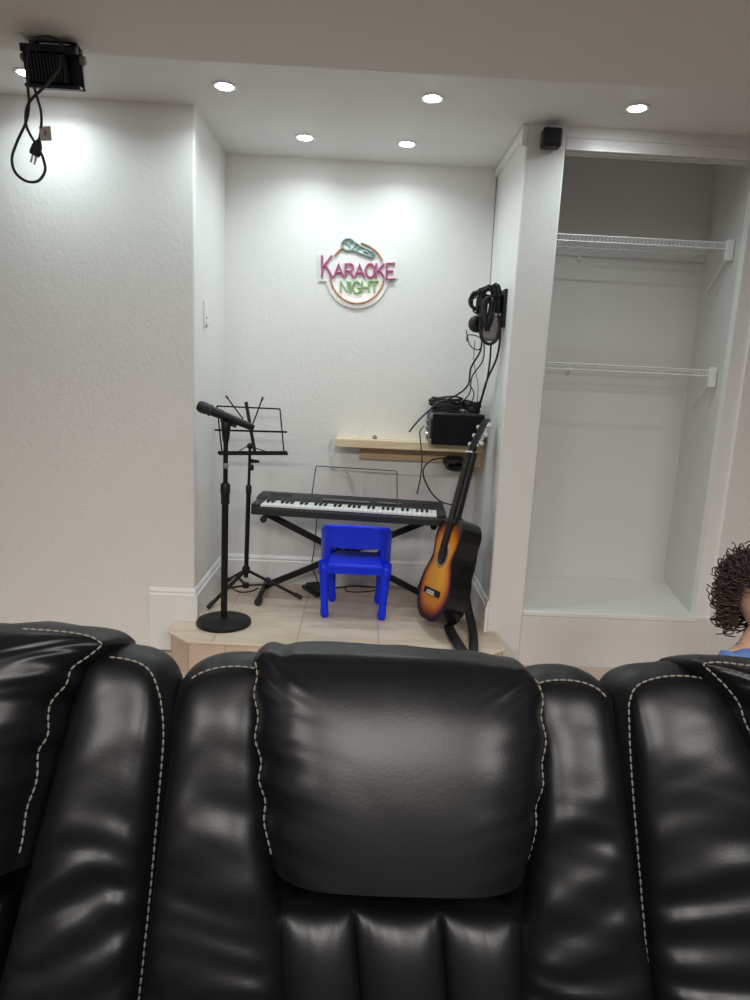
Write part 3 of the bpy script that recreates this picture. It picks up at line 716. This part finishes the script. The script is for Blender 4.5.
# pedal and floor cables
pc = PZ(317, 589, 0)
pc.y -= .035; pc.z = .001
t = thing('sustain_pedal', 'black foot pedal lying on the stage behind the blue chair', 'pedal', pc)
Mp = Matrix.Translation(pc+Vector((0, -.02, 0))) @ Matrix.Rotation(.5, 4, 'Z')
MB().box((-.05, -.10, 0), (.05, .10, .018), Mp).build('base_plate', BLACKP, t, bevel=.005)
MB().box((-.042, -.09, .018), (.042, .07, .042), Mp).build('treadle', BLACKR, t, bevel=.008)
def floor_cable(px, r, label):
    p = [PZ(u, v, r) for u, v in px]
    for q in p: q.y = min(q.y, D-.03); q.z = r
    o = MB().tube(crv(p, 8), r, 7).build('floor_cable', CABLE); return tag(o, label, 'cable')
floor_cable([(323,585),(331,588),(343,587),(352,584),(365,586),(378,585)], .004, 'black cable lying on the stage between the chair legs')
floor_cable([(345,586),(347,591),(358,592),(372,591),(380,589)], .0035, 'second black cable looping on the stage beneath the chair seat')
floor_cable([(232,588),(240,592),(252,591),(258,588)], .0035, 'black cable lying on the stage under the music stand')
cable([BP(319,500,3.925), BP(317,515,3.93), BP(316,530,3.93), BP(314,550,3.93), BP(312,565,3.92), BP(316,577,3.90), PZ(318,583,.045)], .0032, 'black cable hanging behind the keyboard down to the pedal')

# ------------------------------------------------------------------ blue child's chair
CX = -.001; CR = Matrix.Translation((CX, 3.53, .001)) @ Matrix.Rotation(-.03, 4, 'Z')
t = thing('toddler_chair', "blue plastic child's chair with its back to the viewer in front of the keyboard", 'chair', (CX, 3.53, 0))
SZ_ = .287
def seat_fn(u, v):
    x = (u-.5)*.30; y = (v-.5)*.27
    k = 1-.10*v; z = SZ_-.012*math.cos(PI*(u-.5))*math.sin(PI*v)**.6
    return CR @ Vector((x*k, y, z))
mb = MB().grid(seat_fn, 20, 16); mb.build('seat', BLUE, t, solid=.016, bevel=0)
# seat apron
mb = MB()
ap = [(-.148,-.135), (.148,-.135), (.134,.135), (-.134,.135)]
for i in range(4):
    a = ap[i]; b = ap[(i+1) % 4]; mb.bar(CR @ Vector((*a, SZ_-.022)), CR @ Vector((*b, SZ_-.022)), .014, .044)
mb.build('seat_apron', BLUE, t, bevel=.004)
# wrap-around backrest with an opening above the seat
def back_fn(u, v):
    a = (u-.5)*2                     # -1..1 along the wrap
    x = .176*math.sin(a*1.25)/math.sin(1.25)
    yb = -.150+.115*max(0, (abs(a)-.45)/.55)**2.0
    e = abs(a)
    top = .504-.030*e**3-.03*max(0, e-.85)/.15
    f = max(0, min(1, (e-.56)/.20)); low = .392-.006*math.cos(min(1, e/.56)*PI/2)-.122*f*f*(3-2*f)
    z = low+(top-low)*v
    lean = -.045*(z-SZ_)/.22
    return CR @ Vector((x, yb+lean+.01, z))
mb = MB().grid(back_fn, 60, 12); mb.build('backrest', BLUE, t, solid=.017)
pts = [back_fn(i/60, 1.0) for i in range(61)]
MB().tube(pts, .0105, 10).build('back_rim', BLUE, t)
for (lx, ly, fx_, fy_) in ((-.162,-.122,-.148,-.118), (.164,-.122,.150,-.118), (-.140,.128,-.128,.140), (.140,.128,.128,.140)):
    top = CR @ Vector((lx, ly, SZ_+.018)); bot = CR @ Vector((fx_, fy_, 0))
    Lm = [bot.lerp(top, k) for k in (0, .04, .05, .12, .18, .2, .7, .76, .78, .90, .91, 1)]
    rr = [.016, .020, .022, .0225, .020, .0195, .023, .024, .0275, .029, .027, .026]
    o = MB().tube(Lm, rr, 14).build('leg', BLUE, t)

# ------------------------------------------------------------------ microphone stand and microphone
mbp = Vector((-.648, 3.268, .001)); tp = PY(226, 424, mbp.y-.0)
t = thing('microphone_stand', 'black straight microphone stand with a round base at the left of the stage', 'microphone stand', mbp)
MB().lathe([(.133, 0), (.136, .006), (.134, .016), (.12, .021), (.03, .024), (.022, .03), (.0, .03)][:-1], 48, Matrix.Translation(mbp)).build('base', BLACKM, t)
mid = mbp.lerp(tp, .66)
MB().tube([mbp+Vector((0,0,.02)), mid], .0165, 14).build('lower_pole', BLACKM, t)
MB().tube([mid, tp+Vector((0,0,-.02))], .0115, 14).build('upper_pole', BLACKM, t)
MB().lathe([(.017, -.05), (.021, -.045), (.021, .0), (.024, .008), (.024, .045), (.018, .055)], 18, frame(mid, (1,0,0), (0,1,0), (0,0,1))).build('height_clutch', BLACKP, t)
md_ = mbp.lerp(tp, .80); MB().lathe([(.0125, -.012), (.0135, -.01), (.0135, .01), (.0125, .012)], 16, Matrix.Translation(md_)).build('collar', GREYP, t)
MB().lathe([(.012, -.09), (.017, -.07), (.022, -.02), (.024, .0), (.020, .012)], 16, Matrix.Translation(tp)).build('clip_joint', BLACKP, t)
ma = PY(197, 405, mbp.y-.02); mt = PY(254, 428, mbp.y+.03); dm = (mt-ma).normalized()
up_ = Vector((0,0,1)); sx_ = dm.cross(up_).normalized(); uz_ = sx_.cross(dm)
cl = ma.lerp(mt, .58)
mb = MB()
for sgn in (-1, 1):
    mb.tube(crv([cl+sx_*sgn*.006-uz_*.024, cl+sx_*sgn*.026-uz_*.012, cl+sx_*sgn*.0275+uz_*.006], 4), .005, 6)
mb.tube([tp+Vector((0,0,.0)), cl-uz_*.024], [.016, .012], 10)
mb.tube([cl-uz_*.024-dm*.04, cl-uz_*.024+dm*.04], .009, 10)
mb.build('microphone_clip', BLACKP, t)
t = thing('microphone', 'black handheld microphone clipped on top of the straight stand', 'microphone', ma)
fm = frame(ma, sx_, uz_, dm); Lm = (mt-ma).length
MB().lathe([(.004, 0), (.018, .002), (.026, .012), (.0285, .028), (.0275, .048), (.024, .058)], 24, fm).build('grille', mat('mesh_grille', (.02,.02,.02), .5, .3, bump=(500, .6, .002)), t)
MB().lathe([(.026, .058), (.028, .062), (.028, .068), (.025, .072)], 24, fm).build('grille_ring', DKGREY, t)
MB().lathe([(.0235, .072), (.022, .10), (.0185, Lm*.75), (.0165, Lm-.012), (.013, Lm)], 20, fm).build('handle', BLACKM, t)
MB().box((-.005, .021, .10), (.005, .0245, .125), fm).build('switch', GREYP, t)

# ------------------------------------------------------------------ music stand
ym = 3.68
hub = PY(246, 572, ym); t = thing('music_stand', 'black folding wire music stand standing behind the microphone stand', 'music stand', (hub.x, ym, 0))
pt_ = PY(250, 448, ym)
pm = hub.lerp(pt_, .68)
MB().tube([hub+Vector((0,0,-.03)), pm], .0125, 12).build('lower_pole', BLACKM, t)
MB().tube([pm, pt_], .008, 12).build('upper_pole', BLACKM, t)
MB().lathe([(.015, -.03), (.016, -.02), (.016, .012), (.011, .02)], 14, Matrix.Translation(pm)).build('pole_collar', BLACKP, t)
cb = PY(251, 461, ym)
MB().tube([cb, cb+Vector((.045, -.01, .0))], [.012, .007], 10).build('clamp_knob', BLACKP, t)
MB().lathe([(.016, -.05), (.017, -.03), (.012, -.02)], 12, Matrix.Translation(cb)).build('clamp', BLACKP, t)
MB().sphere(PY(250, 446, ym), .018).build('tilt_joint', BLACKP, t)
def MS(u, v): return PY(u, v, ym-.02+(454-v)*.0014)
mb = MB().bar(MS(219,454), MS(288,454), .022, .010); mb.bar(MS(219,453)+Vector((0,-.03,.006)), MS(288,453)+Vector((0,-.03,.006)), .004, .016); mb.build('bottom_ledge', BLACKM, t)
MB().bar(MS(215,430), MS(287,432), .008, .010).build('cross_bar', BLACKM, t)
MB().bar(MS(217,406), MS(280,409), .007, .008).build('cross_bar', BLACKM, t)
MB().bar(MS(280,409), MS(284,453), .007, .007).build('side_bar', BLACKM, t)
MB().bar(MS(217,406), MS(222,453), .007, .007).build('side_bar', BLACKM, t)
MB().bar(MS(246,402), MS(255,453), .018, .006, up=(0,1,0)).build('centre_bar', BLACKM, t)
for (a, b) in (((226,396),(243,419)), ((263,397),(252,426))):
    a = MS(*a); b = MS(*b); MB().tube([b, a.lerp(b, .12)], .004, 8).build('page_arm', BLACKM, t)
    MB().tube([a.lerp(b, .12), a], .0055, 8).build('arm_tip', BLACKR, t)
mb = MB().tube(crv([MS(238,452)+Vector((0,-.02,0)), MS(244,448), MS(250,446), MS(258,449), MS(270,452)+Vector((0,-.02,0))], 5), .003, 6); mb.build('page_spring', BLACKM, t)
zl = .16
MB().lathe([(.020, -.02), (.022, -.015), (.022, .012), (.015, .02)], 14, Matrix.Translation((hub.x, ym, zl))).build('leg_hub', BLACKP, t)
MB().lathe([(.018, -.014), (.020, -.01), (.020, .010), (.014, .014)], 14, Matrix.Translation((hub.x, ym, .07))).build('brace_hub', BLACKP, t)
for ft in (Vector((-.762, 3.46, .019)), PZ(300,597,.019), Vector((-.755, 3.92, .019))):
    hp = Vector((hub.x, ym, zl)); d = (ft-hp); pe_ = hp+d*.06
    o = MB().bar(pe_, ft, .018, .013).build('leg', BLACKM, t, bevel=.002)
    MB().tube([hp.lerp(ft, .90), ft+d.normalized()*.012], .0125, 10).build('rubber_tip', BLACKR, o)
    MB().bar(Vector((hub.x, ym, .07))+Vector((d.x, d.y, 0))*.05, hp.lerp(ft, .52), .013, .008).build('leg_brace', BLACKM, t)

# ------------------------------------------------------------------ acoustic guitar
GB = PY(435, 624, 3.26)+Vector((0, 0, .014)); GH = PY(490, 419, 3.47)
gz = (GH-GB).normalized()
gn0 = Vector((-.955, -.28, .08)); gn = (gn0-gz*gn0.dot(gz)).normalized(); gx = gz.cross(gn)*-1     # gx: to the right seen from the front
if gx.x < 0: gx = -gx
GL = (GH-GB).length
gs = GL/1.0
t = thing('acoustic_guitar', 'sunburst acoustic guitar with black sides leaning in the right corner of the alcove', 'guitar', GB)
MG = frame(GB, gx*gs, gn*gs, gz*gs)            # local: x across, y toward the front, z along the neck
half = [(0, 0), (.07, .004), (.125, .030), (.165, .080), (.182, .135), (.176, .190), (.150, .245), (.126, .285), (.120, .315), (.126, .345), (.138, .380), (.142, .420), (.130, .455), (.098, .482), (.05, .494), (0, .497)]
hs = crv([Vector((x, 0, z)) for x, z in half], 5)
outl = [(p.x, p.z) for p in hs]+[(-p.x, p.z) for p in hs[::-1][1:-1]]
n = len(outl); gd = .10
mb = MB(); vs = []
for s_, y in ((.9, -.055), (1, -.05), (1, 0), (1, .05)):
    for x, z in outl: vs.append(MG @ Vector((x*s_, y, .25+(z-.25)*s_)))
fs = [tuple(range(n))]
for r_ in range(3):
    for k in range(n): l = (k+1) % n; fs.append((r_*n+k, r_*n+l, (r_+1)*n+l, (r_+1)*n+k))
mb.add(vs, fs); mb.build('body', mat('black_lacquer', (.008,.008,.008), .18, spec=.5), t)
# top with a burst ramp stored per vertex
mb = MB(); ss = [1.0, .975, .95, .92, .88, .83, .77, .70, .6, .45, .25]
vs = []; fs = []; bv = []
for i, s_ in enumerate(ss):
    for x, z in outl:
        cz = .23
        vs.append(MG @ Vector((x*s_, .0505+.004*(1-s_), cz+(z-cz)*s_))); bv.append(1-s_)
for i in range(len(ss)-1):
    for k in range(n): l = (k+1) % n; fs.append((i*n+k, i*n+l, (i+1)*n+l, (i+1)*n+k))
fs.append(tuple((len(ss)-1)*n+k for k in range(n)))
mb.add(vs, fs)
sb = bpy.data.materials.new('sunburst_lacquer'); sb.use_nodes = True; nt = sb.node_tree; b = nt.nodes['Principled BSDF']; b.inputs['Roughness'].default_value = .22
at = nt.nodes.new('ShaderNodeAttribute'); at.attribute_name = 'burst'; rp = nt.nodes.new('ShaderNodeValToRGB')
el = rp.color_ramp.elements; el[0].position = 0.02; el[0].color = (.008,.004,.002,1); el[1].position = .62; el[1].color = (.90,.40,.035,1)
for ps, c in ((.10, (.06,.012,.003,1)), (.20, (.34,.075,.008,1)), (.33, (.72,.22,.015,1))): e_ = el.new(ps); e_.color = c
nt.links.new(at.outputs['Fac'], rp.inputs[0]); nt.links.new(rp.outputs[0], b.inputs['Base Color'])
o = mb.build('soundboard', sb, t, weld=False)
at_ = o.data.attributes.new('burst', 'FLOAT', 'POINT'); at_.data.foreach_set('value', bv)
def GP(x, y, z): return MG @ Vector((x, y, z))
tan_ = mat('rosette_tan', (.30,.20,.11), .5)
SH = .315
for r_ in (.054, .062):
    MB().tube([GP(r_*math.cos(2*PI*k/32), .0525, SH+r_*math.sin(2*PI*k/32)) for k in range(32)], .003*gs, 6, closed=True).build('rosette', tan_, t)
mb = MB(); mb.prism([GP(.050*math.cos(2*PI*k/32), .0525, SH+.050*math.sin(2*PI*k/32)) for k in range(32)], (0,0,0), gn*.0012); mb.build('sound_hole', mat('dark_hole', (.01,.006,.004), .9), t)
MB().box((-.085, .053, .118), (.085, .063, .148), MG).build('bridge', BLACKP, t, bevel=.003)
MB().box((-.038, .062, .132), (.038, .067, .137), MG).build('saddle', KEYW, t)
MB().box((-.045, .062, .120), (.045, .066, .128), MG).build('string_tie', mat('tie_ivory', (.7,.62,.5), .5), t)
mb = MB(); wn0, wn1 = .031, .026
mb.add([GP(-wn0, .056, .345), GP(wn0, .056, .345), GP(wn1, .056, .815), GP(-wn1, .056, .815), GP(-wn0, .063, .345), GP(wn0, .063, .345), GP(wn1, .063, .815), GP(-wn1, .063, .815)],
       [(0,3,2,1),(4,5,6,7),(0,1,5,4),(1,2,6,5),(2,3,7,6),(3,0,4,7)])
mb.build('fretboard', mat('rosewood', (.010,.008,.007), .7, spec=.2), t)
mb = MB().tube([GP(0, .044, .47), GP(0, .040, .52), GP(0, .040, .82)], [.036*gs, .027*gs, .023*gs], 14)
mb.build('neck', BLACKP, t)
MB().box((-.022, .0, .44), (.022, .05, .505), MG).build('neck_heel', BLACKP, t, bevel=.012)
mb = MB()
for k in range(14):
    z = .815-.47*(1-2**(-(k+1)/12.0))*1.35
    if z > .35: mb.box((-.028, .063, z-.0006), (.028, .0634, z+.0006), MG)
mb.build('frets', mat('dull_fret_wire', (.07,.065,.06), .5), t)
MB().box((-.027, .055, .815), (.027, .068, .822), MG).build('nut', KEYW, t)
Mh = MG @ Matrix.Translation((0, .055, .822)) @ Matrix.Rotation(math.radians(12), 4, 'X')
mb = MB(); hp_ = [(-.026,0),(.026,0),(.036,.03),(.036,.165),(.018,.180),(0,.172),(-.018,.180),(-.036,.165),(-.036,.03)]
mb.prism([Mh @ Vector((x, -.012, z)) for x, z in hp_], (0,0,0), (Mh.to_3x3() @ Vector((0, .014, 0))))
mb.build('headstock', BLACKP, t, bevel=.002)
for sx in (-1, 1):
    MB().box((sx*.038-.004, -.016, .025), (sx*.038+.004, .0, .16), Mh).build('tuner_plate', CHROME, t, bevel=.001)
    for z in (.045, .092, .139):
        mb = MB().tube([Mh @ Vector((sx*.04, -.008, z)), Mh @ Vector((sx*.056, -.008, z))], .004*gs, 8)
        mb.sphere(Mh @ Vector((sx*.062, -.008, z)), .011*gs, 10, 8, (1, .6, 1)); mb.build('tuner_peg', mat('ivory_peg', (.62,.56,.48), .35) if (sx, z) == (-1, .045) else bpy.data.materials['ivory_peg'], t)
mb = MB()
for k in range(6):
    f = (k-2.5)/2.5; mb.tube([GP(f*.034, .068, .134), GP(f*.020, .069, .818)], .0004, 4)
mb.build('strings', mat('nylon_strings', (.10,.09,.08), .5), t)
# capo-like light band near the nut and the hanging strap
strap = mat('black_webbing', (.010,.011,.012), .75)
def ribbon(pts, width, wdir, name, parent, th=.002):
    c = crv(pts, 8); mb = MB(); vs = []
    for i, p in enumerate(c):
        wd = Vector(wdir[0]).lerp(Vector(wdir[1]), i/(len(c)-1)).normalized(); vs += [p-wd*width/2, p+wd*width/2]
    mb.add(vs, [(2*i, 2*i+1, 2*i+3, 2*i+2) for i in range(len(c)-1)])
    return mb.build(name, strap, parent, solid=th)
sp0 = PY(447, 619, 3.32); spm = PZ(470, 655, .004)
ribbon([sp0, PY(450, 630, 3.25), PZ(458, 644, .03), spm+Vector((-.02, 0, .002)), spm+Vector((.005, -.002, .003))], .052, ((.75,.35,.5), (1, .25, 0)), 'strap', t)
ribbon([spm+Vector((-.005, -.004, .008)), spm+Vector((.015, .01, .012)), PY(473, 632, 3.22), PY(468, 608, 3.34), PY(467, 590, 3.42), PY(473, 565, 3.48), PY(477, 540, 3.50)], .050, ((1, .15, 0), (.6,.75,.1)), 'strap', t)
MB().sphere(sp0, .012).build('strap_button', CHROME, t)

# ------------------------------------------------------------------ child standing behind the sofa
hd = PY(765, 597, 1.90)
FZ = math.radians(26); HZ = math.radians(-12)     # body turned to the right, head turned back to the room                       # turned to the right of the viewer
t = thing('person', 'small child with dark curly hair and a blue shirt standing behind the right seat', 'person', (hd.x, hd.y, FL))
s_ = (hd.z-FL)/.86
MC = Matrix.Translation((hd.x, hd.y, FL)) @ Matrix.Rotation(FZ, 4, 'Z') @ Matrix.Scale(s_, 4)
MH = Matrix.Translation((hd.x, hd.y, FL)) @ Matrix.Rotation(HZ, 4, 'Z') @ Matrix.Scale(s_, 4)
SKIN = mat('skin', (.62,.38,.27), .5); HAIR = mat('dark_brown_hair', (.034,.019,.014), .45)
SHIRT = mat('blue_cotton', (.12,.22,.55), .85); SHORTS = mat('navy_cotton', (.03,.04,.09), .85); SHOE = mat('grey_shoe', (.35,.35,.37), .6)
def skin_mesh(V, E_, R_, lv=2):
    me = bpy.data.meshes.new('tmp'); me.from_pydata([Vector(v) for v in V], E_, [])
    o = bpy.data.objects.new('tmp', me); COL.objects.link(o)
    md = o.modifiers.new('s', 'SKIN'); sv = me.skin_vertices[0].data
    for i, r in enumerate(R_): sv[i].radius = (r, r) if not isinstance(r, tuple) else r
    sv[0].use_root = True
    sb_ = o.modifiers.new('b', 'SUBSURF'); sb_.levels = lv; sb_.render_levels = lv
    dg = bpy.context.evaluated_depsgraph_get(); ev = o.evaluated_get(dg); m2 = bpy.data.meshes.new_from_object(ev)
    vs = [v.co.copy() for v in m2.vertices]; fs = [tuple(p.vertices) for p in m2.polygons]
    bpy.data.objects.remove(o); bpy.data.meshes.remove(me); bpy.data.meshes.remove(m2)
    return vs, fs
V = [(0,0,.42),(0,0,.50),(0,.005,.60),(0,.008,.675),(0,.004,.73),(0,-.004,.79)]
E_ = [(0,1),(1,2),(2,3),(3,4),(4,5)]; R_ = [(.075,.06),(.072,.058),(.080,.060),(.055,.045),(.036,.036),(.036,.036)]
for sx in (-1, 1):
    b0 = len(V)
    V += [(sx*.052,0,.38),(sx*.058,-.006,.22),(sx*.058,.012,.06),(sx*.062,-.03,.028),(sx*.066,-.075,.018)]
    E_ += [(0,b0),(b0,b0+1),(b0+1,b0+2),(b0+2,b0+3),(b0+3,b0+4)]; R_ += [.058,.042,.028,.026,.018]
    b0 = len(V)
    V += [(sx*.095,.006,.675),(sx*.135,.012,.545),(sx*.142,-.035,.435),(sx*.142,-.048,.405)]
    E_ += [(3,b0),(b0,b0+1),(b0+1,b0+2),(b0+2,b0+3)]; R_ += [.034,.026,.019,(.022,.013)]
    h = Vector((sx*.142,-.048,.405))
    for k, (dy, L) in enumerate(((-.020,.036),(-.007,.042),(.006,.040),(.017,.032))):
        b1 = len(V); p = h+Vector((0, dy*.8, -.016)); q = h+Vector((-sx*.004, dy, -.016-L*.55)); r_ = h+Vector((-sx*.014, dy*1.05-.004, -.016-L))
        V += [p, q, r_]; E_ += [(b0+3,b1),(b1,b1+1),(b1+1,b1+2)]; R_ += [.0066,.006,.005]
    b1 = len(V); V += [h+Vector((-sx*.004,-.022,.002)), h+Vector((-sx*.012,-.036,-.014)), h+Vector((-sx*.016,-.040,-.030))]
    E_ += [(b0+3,b1),(b1,b1+1),(b1+1,b1+2)]; R_ += [.0075,.0066,.0055]
bv_, bf_ = skin_mesh(V, E_, R_)
body = MB().add([MC @ v for v in bv_], bf_)
def headpt(d):
    d = d.normalized(); p = Vector((d.x*.078, d.y*.090, d.z*.100))
    g = lambda x, z, r: math.exp(-(((d.x-x)/r)**2+((d.z-z)/r)**2)) if d.y < 0 else 0
    p.y -= .016*g(0,-.18,.16)+.006*g(0,-.02,.12)+.010*g(0,-.86,.26)      # nose, bridge, chin
    p.y += .010*g(.36,.02,.20)+.010*g(-.36,.02,.20)                        # eye sockets
    p.y -= .006*g(.5,-.42,.25)+.006*g(-.5,-.42,.25)+.005*g(0,-.50,.16)     # cheeks, mouth
    if d.z < -.3: p.x *= 1-.28*(-d.z-.3)
    return p
HC = Vector((0,-.006,.86))
vs = []; fs = []; nn, mm = 48, 32
for i in range(mm+1):
    a = PI*i/mm
    for k in range(nn):
        b_ = 2*PI*k/nn; vs.append(MH @ (HC+headpt(Vector((math.sin(a)*math.cos(b_), math.sin(a)*math.sin(b_), math.cos(a)+1e-6)))))
fs = [(i*nn+k, (i+1)*nn+k, (i+1)*nn+(k+1) % nn, i*nn+(k+1) % nn) for i in range(mm) for k in range(nn)]
body.add(vs, fs)
for sx in (-1, 1):
    body.sphere(MH @ (HC+Vector((sx*.079,.010,-.012))), 1*s_, 14, 10, (.009,.016,.026), Matrix.Rotation(HZ, 3, 'Z') @ Matrix.Rotation(sx*.3, 3, 'Z'))
o = body.build('body', SKIN, t)
rm = o.modifiers.new('remesh', 'REMESH'); rm.mode = 'VOXEL'; rm.voxel_size = .0036; rm.use_smooth_shade = True
smo = o.modifiers.new('smooth', 'SMOOTH'); smo.iterations = 3; smo.factor = .5
EYE = mat('eye_white', (.8,.78,.75), .2); IRIS = mat('eye_brown', (.03,.015,.01), .15); LIP = mat('lips', (.45,.17,.15), .45); BROW = HAIR
for sx in (-1, 1):
    e = HC+Vector((sx*.028,-.0655,.002)); eo = MB().sphere(MH @ e, .0115*s_, 16, 12).build('eye', EYE, t)
    MB().sphere(MH @ (e+Vector((0,-.0052,0))), .0075*s_, 14, 10).build('iris', IRIS, eo)
    MB().tube([MH @ (HC+Vector((sx*x, y, z))) for x, y, z in ((.014,-.086,.026),(.028,-.082,.031),(.044,-.072,.026))], [.001,.0026,.001], 6).build('eyebrow', BROW, t)
MB().tube(crv([MH @ (HC+Vector((x, y, z))) for x, y, z in ((-.020,-.081,-.046),(-.008,-.0885,-.048),(0,-.0895,-.0495),(.008,-.0885,-.048),(.020,-.081,-.046))], 4), [.001]+[.0034]*15+[.001], 8).build('lips', LIP, t)
# shirt, shorts, shoes
V = [(0,0,.40),(0,0,.50),(0,.005,.60),(0,.008,.682),(0,.006,.712)]; E_ = [(0,1),(1,2),(2,3),(3,4)]
R_ = [(.092,.076),(.086,.070),(.090,.070),(.066,.055),(.048,.045)]
for sx in (-1, 1):
    b0 = len(V); V += [(sx*.096,.006,.676),(sx*.122,.012,.592)]; E_ += [(3,b0),(b0,b0+1)]; R_ += [.044,.040]
a, b_ = skin_mesh(V, E_, R_); MB().add([MC @ v for v in a], b_).build('shirt', SHIRT, t)
V = [(0,0,.415),(0,0,.385)]; E_ = [(0,1)]; R_ = [(.086,.070),(.080,.066)]
for sx in (-1, 1):
    b0 = len(V); V += [(sx*.056,0,.33),(sx*.060,-.004,.225)]; E_ += [(1,b0),(b0,b0+1)]; R_ += [.066,.056]
a, b_ = skin_mesh(V, E_, R_); MB().add([MC @ v for v in a], b_).build('shorts', SHORTS, t)
for sx in (-1, 1):
    a, b_ = skin_mesh([(sx*.059,.020,.030),(sx*.062,-.03,.028),(sx*.067,-.085,.022)], [(0,1),(1,2)], [.034,.034,.026]); zmin = 0
    MB().add([MC @ Vector((v.x, v.y, max(v.z, .001))) for v in a], b_).build('shoe', SHOE, t)
# curly hair
rnd = random.Random(21); mb = MB()
vs = []; nn, mm = 40, 26
for i in range(mm+1):
    a = PI*.70*i/mm
    for k in range(nn):
        b_ = 2*PI*k/nn; d = Vector((math.sin(a)*math.cos(b_), math.sin(a)*math.sin(b_), math.cos(a)))
        fr = max(0, min(1, (-d.y-.30)/.35))*max(0, min(1, (.62-d.z)/.25))
        r_ = 1.42+.13*noise.noise(d*4)-.46*fr
        vs.append(MH @ (HC+Vector((d.x*.080, d.y*.091, d.z*.102))*r_))
fs = []
for i in range(mm):                          # the scalp cap leaves the face open
    for k in range(nn):
        a = PI*.70*(i+.5)/mm; b_ = 2*PI*(k+.5)/nn
        if math.sin(a)*math.sin(b_) < -.40 and math.cos(a) < .60: continue
        fs.append((i*nn+k, (i+1)*nn+k, (i+1)*nn+(k+1) % nn, i*nn+(k+1) % nn))
mb.add(vs, fs)
cnt = 0
while cnt < 400:
    z = rnd.uniform(-.62, 1); a = rnd.uniform(0, 2*PI); q = math.sqrt(1-z*z); d = Vector((q*math.cos(a), q*math.sin(a), z))
    if d.y < -.42 and d.z < .50: continue
    if d.z < -.2 and d.y < .0: continue
    cnt += 1
    sk = 1.42+.13*noise.noise(d*4)
    p = HC+Vector((d.x*.080, d.y*.091, d.z*.102))*sk*rnd.uniform(.96, 1.10)
    L = rnd.uniform(.040, .075); turns = rnd.uniform(1.8, 3.2); cr = rnd.uniform(.010, .019); ph = rnd.uniform(0, 6)
    dn = Vector((0, 0, -1))+Vector((rnd.uniform(-.9,.9), rnd.uniform(-.9,.9), rnd.uniform(-.2,.5)))
    dr = (dn-d*dn.dot(d)*.9+d*.12).normalized()
    x = d-dr*d.dot(dr); x.normalize(); y = dr.cross(x); N = int(turns*14); pts = []
    for k in range(N+1):
        f = k/N; c = p+dr*(L*f)
        pts.append(MH @ (c+(x*math.cos(ph+turns*2*PI*f)+y*math.sin(ph+turns*2*PI*f))*cr*(.7+.5*f)))
    mb.tube(pts, [.0030*s_*(1-.45*k/N) for k in range(N+1)], 5)
o = mb.build('hair', HAIR, t, weld=False, ang=180)
